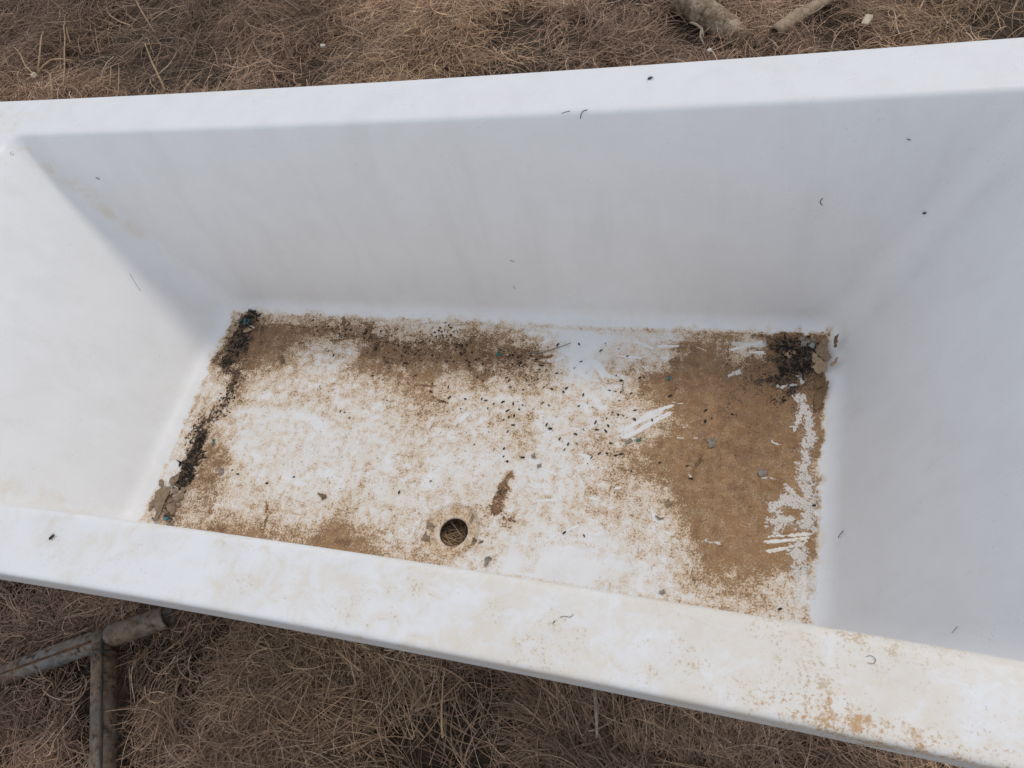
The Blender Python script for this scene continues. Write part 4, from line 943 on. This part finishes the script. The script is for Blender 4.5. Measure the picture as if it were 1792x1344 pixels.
hair([(1.001, -0.029, RIM + .001), (1.005, -0.027, RIM + .001), (1.009, -0.030, RIM + .001), (1.007, -0.0345, RIM + .001), (1.002, -0.034, RIM + .001)], 0.0005, "grey curled fibre on the near rim at right", STRAW)
hair([(0.728, -0.036, RIM + .001), (0.733, -0.034, RIM + .001), (0.738, -0.035, RIM + .001), (0.741, -0.031, RIM + .001)], 0.0006, "grey bent fibre amid tan stains on the near rim", STRAW)
hair([(0.722, -0.043, RIM + .001), (0.724, -0.040, RIM + .001)], 0.0008, "tiny dark crumb below the bent fibre on the near rim")

# ------------------------------------------------------------------ welded pipe frame on the ground
def pipe_material():
    n = NT("weathered_galvanised_pipe")
    st = n.mapping((1, 1, 1))
    a = n.noise(22, 6, 0.7, 0.5); b = n.noise(75, 5, 0.7); d = n.noise(11, 4, 0.6)
    c = n.mix(n.ss(a, 0.36, 0.62), (0.15, 0.145, 0.135), (0.30, 0.29, 0.27))
    c = n.mix(n.ss(n.math('ADD', d, n.math('MULTIPLY', n.math('SUBTRACT', b, 0.5), 0.8)), 0.31, 0.54, 0.0, 0.88), c, n.mix(n.ss(b, 0.35, 0.65), (0.30, 0.195, 0.115), (0.14, 0.085, 0.05)))
    c = n.mix(n.ss(n.math('ADD', b, n.math('MULTIPLY', n.math('SUBTRACT', a, 0.5), 0.8)), 0.57, 0.70, 0.0, 0.85), c, (0.05, 0.042, 0.036))
    n.bump(b, 0.35, 0.0015)
    return n.done(c, n.ss(a, 0.3, 0.7, 0.5, 0.75), 0.25, 0.4)
PIPE = pipe_material()
RUSTM = simple_mat("rust_seam", (0.20, 0.105, 0.05), (0.09, 0.055, 0.035), 120, 0.9, bump=0.5)
TAR = simple_mat("dark_pipe_grime", (0.055, 0.052, 0.047), (0.12, 0.105, 0.088), 45, 0.7, bump=0.3)
frame = empty("pipe_frame", (-0.18, -0.10, 0.0))
tag(frame, "rusty grey steel pipe frame with a tee joint lying on dry grass", "pipe frame")
def lerp(a, b, t): return tuple(a[i] + (b[i] - a[i]) * t for i in range(3))
pa = (-0.72, -0.370, 0.046); pb = (-0.178, -0.0925, 0.052); pc = (-0.075, -0.042, 0.056)
tube("main_pipe", [lerp(pa, pb, t) for t in np.linspace(0, 1, 14)], [0.0200] * 14, PIPE, frame, 24, jit=0.006, seed=4)
tube("end_sleeve", [lerp(pb, pc, -0.015), lerp(pb, pc, 0.0), lerp(pb, pc, .03), lerp(pb, pc, .5), lerp(pb, pc, .97), pc], [0.0190, 0.0203, 0.0209, 0.0208, 0.0208, 0.0205], PIPE, frame, 28, inner=0.0035, jit=0.004, seed=5)
ca = (-0.185, -0.110, 0.050); cb = (0.015, -0.475, 0.044)
tube("cross_pipe", [lerp(ca, cb, t) for t in np.linspace(0, 1, 12)], [0.0210] * 12, PIPE, frame, 24, jit=0.006, seed=6)
tube("weld_seam", [(lerp(pa, pb, t)[0] + .002, lerp(pa, pb, t)[1] - .006, lerp(pa, pb, t)[2] + .0192) for t in np.linspace(.02, .96, 30)], [0.0022] * 30, RUSTM, frame, 6, jit=0.2, seed=7)
tube("weld_seam", [(lerp(ca, cb, t)[0] + .0082, lerp(ca, cb, t)[1] + .0045, lerp(ca, cb, t)[2] + .0191) for t in np.linspace(-.03, .98, 26)], [0.0026] * 26, TAR, frame, 6, jit=0.2, seed=8)
jp = []
for k in range(25):
    a_ = -0.2 + math.pi * 1.2 * k / 24
    d_ = (Vector(cb) - Vector(ca)).normalized(); s_ = d_.cross(Vector((0, 0, 1))).normalized()
    jp.append(Vector(ca) + d_ * (0.014 + 0.006 * abs(math.cos(a_))) + (s_ * math.cos(a_) + Vector((0, 0, 1)) * math.sin(a_)) * 0.0212)
tube("joint_weld", jp, [0.0020] * 25, TAR, frame, 6, jit=0.2, seed=9)

# ------------------------------------------------------------------ fallen branch, hollow stick, twigs, chips
def bark_material():
    n = NT("pale_flaking_bark")
    st = n.mapping((1, 1, 1))
    a = n.noise(30, 6, 0.7, 0.6); b = n.noise(140, 4, 0.65)
    c = n.mix(n.ss(a, 0.38, 0.62), (0.20, 0.14, 0.09), (0.46, 0.37, 0.27))
    c = n.mix(n.ss(b, 0.54, 0.66, 0.0, 0.8), c, (0.08, 0.06, 0.045))
    n.bump(n.math('ADD', a, b), 0.7, 0.004)
    return n.done(c, 0.9, 0.0, 0.2)
BARK = bark_material()
lp0 = Vector((0.30, 2.16, 0.062)); lp1 = Vector((0.848, 1.486, 0.040))
pts = []; rad = []
rr = random.Random(9)
ncr = 44
for k in range(ncr + 1):
    t = k / ncr
    p = lp0.lerp(lp1, t) + Vector((0.008 * math.sin(t * 7), 0.006 * math.sin(t * 5 + 1), 0.004 * math.sin(t * 9)))
    base = 0.0335 + 0.0035 * math.sin(t * 11) - 0.009 * max(0, t - 0.88) / 0.12
    crack = rr.random() < 0.30
    pts.append(p); rad.append(base * rr.uniform(0.97, 1.03))
    if crack and 0 < k < ncr:
        q = lp0.lerp(lp1, t + 0.003); pts.append(q + (p - lp0.lerp(lp1, t))); rad.append(base * 0.80)
        pts.append(lp0.lerp(lp1, t + 0.006) + (p - lp0.lerp(lp1, t))); rad.append(base * 1.02)
top_tube("fallen_branch", pts, rad, BARK, "thick pale branch with cracked bark half buried in grass behind the tub", "branch", sides=18, jit=0.035, seed=3)
BONE = simple_mat("pale_hollow_stem", (0.42, 0.32, 0.22), (0.27, 0.20, 0.13), 70, 0.85, bump=0.4)
top_tube("hollow_stick", [(1.07, 1.67, 0.030), (1.012, 1.607, 0.044), (0.975, 1.563, 0.052), (0.948, 1.530, 0.058), (0.926, 1.500, 0.062), (0.913, 1.482, 0.062)], [0.010, 0.013, 0.0155, 0.0165, 0.0165, 0.0160], BONE, "pale hollow stick with a dark open end near the branch", "stick", sides=16, inner=0.004, jit=0.03, seed=4)
TWIG = simple_mat("pale_twig", (0.42, 0.36, 0.28), (0.28, 0.22, 0.16), 100, 0.85, bump=0.3)
TWIG2 = simple_mat("tan_stalk", (0.44, 0.31, 0.19), (0.28, 0.19, 0.12), 80, 0.85, bump=0.3)
tw = empty("twig", (0.715, 1.553, 0.045)); tag(tw, "small pale forked twig left of the fallen branch", "twig")
tube("stem", [(0.712, 1.558, 0.055), (0.728, 1.538, 0.062), (0.742, 1.522, 0.060), (0.749, 1.497, 0.054)], [0.0028, 0.0034, 0.0036, 0.0016], TWIG, tw, 7, jit=.08, seed=1)
tube("side_shoot", [(0.742, 1.522, 0.060), (0.740, 1.500, 0.056), (0.752, 1.470, 0.050)], [0.003, 0.0026, 0.0012], TWIG, tw, 7, jit=.08, seed=2)
top_tube("twig", [(0.899, 1.468, 0.060), (0.911, 1.446, 0.066), (0.926, 1.420, 0.064)], [0.0018, 0.0026, 0.0020], TWIG, "short pale twig at the far rim below the hollow stick", "twig", sides=7, jit=.06)
top_tube("twig", [(0.698, -0.005, 0.060), (0.704, -0.032, 0.070), (0.712, -0.066, 0.074), (0.717, -0.100, 0.066)], [0.0030, 0.0031, 0.0028, 0.0018], TWIG, "straight pale twig sticking out below the near rim", "twig", sides=8, jit=.05)
top_tube("twig", [(0.425, 1.665, 0.060), (0.436, 1.640, 0.066), (0.448, 1.616, 0.060)], [0.0016, 0.0022, 0.0014], TWIG, "short pale straw standing in the grass left of the branch", "twig", sides=6)

def chip(name, loc, size, rotz, mat, label, cat, seed):
    r = random.Random(seed); bm = bmesh.new()
    bmesh.ops.create_cube(bm, size=1.0)
    bmesh.ops.bevel(bm, geom=list(bm.edges), offset=0.16, segments=1, affect='EDGES')
    for v in bm.verts:
        v.co = Vector((v.co.x * size[0] * r.uniform(.85, 1.15) * (1 - 0.35 * (v.co.x > 0) * r.random()), v.co.y * size[1] * r.uniform(.8, 1.2), v.co.z * size[2] * r.uniform(.8, 1.2)))
    me = bpy.data.meshes.new(name); bm.to_mesh(me); bm.free(); me.materials.append(mat)
    o = mesh_obj(name, me); o.location = loc; o.rotation_euler = (r.uniform(-.2, .2), r.uniform(-.2, .2), rotz)
    tag(o, label, cat)
WOOD = simple_mat("pale_wood_chip", (0.62, 0.54, 0.40), (0.48, 0.40, 0.28), 90, 0.85, bump=0.3)
STONE = simple_mat("white_pebble", (0.62, 0.58, 0.50), (0.48, 0.44, 0.37), 90, 0.85, bump=0.3)
chip("wood_chip", (1.116, 1.510, 0.062), (0.040, 0.016, 0.006), 1.15, WOOD, "pale wood chip on the grass behind the far rim at right", "wood chip", 1)
chip("pebble", (-0.335, 1.57, 0.062), (0.014, 0.012, 0.008), 0.3, STONE, "small white pebble on the grass behind the tub's left half", "pebble", 2)
chip("pebble", (0.767, 1.441, 0.058), (0.012, 0.010, 0.007), 0.9, STONE, "tiny white pebble just behind the far rim below the branch", "pebble", 3)
chip("pebble", (-1.372, 1.51, 0.080), (0.020, 0.016, 0.012), 0.9, WOOD, "yellowish lump at the foot of the dry branching weed at left", "pebble", 4)

def stalks(name, base, label, lines, rads, seed):
    e = empty(name, base); tag(e, label, "weed")
    for k, (ln, rd) in enumerate(zip(lines, rads)):
        n = len(ln); r = random.Random(seed + k)
        pp = []
        for i, (x, y) in enumerate(ln):
            t = i / max(1, n - 1)
            pp.append((x, y, 0.055 + 0.05 * math.sin(math.pi * (0.15 + 0.8 * t)) + r.uniform(-.004, .004)))
        # smooth by inserting midpoints
        q = [pp[0]]
        for a_, b_ in zip(pp[:-1], pp[1:]):
            q += [lerp(a_, b_, .5), b_]
        for _ in range(1):
            q = [q[0]] + [tuple((q[i - 1][c] + 2 * q[i][c] + q[i + 1][c]) / 4 for c in range(3)) for i in range(1, len(q) - 1)] + [q[-1]]
        tube("stalk", q, [rd * 0.8 * (1 - 0.5 * i / len(q)) for i in range(len(q))], TWIG2, e, 6, jit=.08, seed=seed + k)
stalks("dry_weed", (-1.37, 1.52, 0.0), "dry branching weed with tan stalks behind the tub at far left",
       [[(-1.366, 1.51), (-1.405, 1.528), (-1.462, 1.595), (-1.539, 1.651), (-1.606, 1.696)], [(-1.372, 1.53), (-1.39, 1.614), (-1.448, 1.706), (-1.513, 1.78)], [(-1.36, 1.515), (-1.32, 1.566), (-1.264, 1.587)], [(-1.366, 1.51), (-1.444, 1.501)]],
       [0.0036, 0.0040, 0.0045, 0.0042], 60)
stalks("dry_weed", (-1.22, 1.47, 0.0), "tall forked tan weed stalk right of the branching weed",
       [[(-1.207, 1.438), (-1.226, 1.503), (-1.283, 1.604), (-1.324, 1.671), (-1.399, 1.761), (-1.444, 1.828)], [(-1.324, 1.671), (-1.354, 1.728), (-1.375, 1.747)]], [0.0036, 0.0028], 70)
for k, (ln, lb, rd) in enumerate([
    ([(-1.237, 1.402), (-1.268, 1.482), (-1.274, 1.547)], "short leaning tan stalk touching the far rim at left", 0.0036),
    ([(-0.808, 1.407), (-0.888, 1.507), (-0.965, 1.602), (-0.98, 1.639)], "long bent grey stalk behind the far rim, right of the upright stalks", 0.0030),
    ([(-0.983, 1.407), (-1.055, 1.537)], "straight upright stalk at the far rim, right of two", 0.0022),
    ([(-1.038, 1.448), (-1.092, 1.545)], "straight upright stalk at the far rim, left of two", 0.0020),
    ([(-1.59, 1.953), (-1.434, 1.844)], "straight pale stalk at the upper left edge of the brush", 0.0030),
    ([(-1.178, 1.895), (-1.078, 1.787), (-1.008, 1.709)], "long slanting tan stalk in the brush behind the tub", 0.0032)]):
    b_ = ln[0]
    pp = [(x, y, 0.06 + 0.04 * math.sin(math.pi * i / (len(ln) - 1) * .9 + .2)) for i, (x, y) in enumerate(ln)]
    q = [pp[0]]
    for a_, c_ in zip(pp[:-1], pp[1:]): q += [lerp(a_, c_, .5), c_]
    top_tube("dry_stalk", q, [rd * (1 - .5 * i / len(q)) for i in range(len(q))], TWIG2, lb, "stalk", sides=6, jit=.08, seed=80 + k)
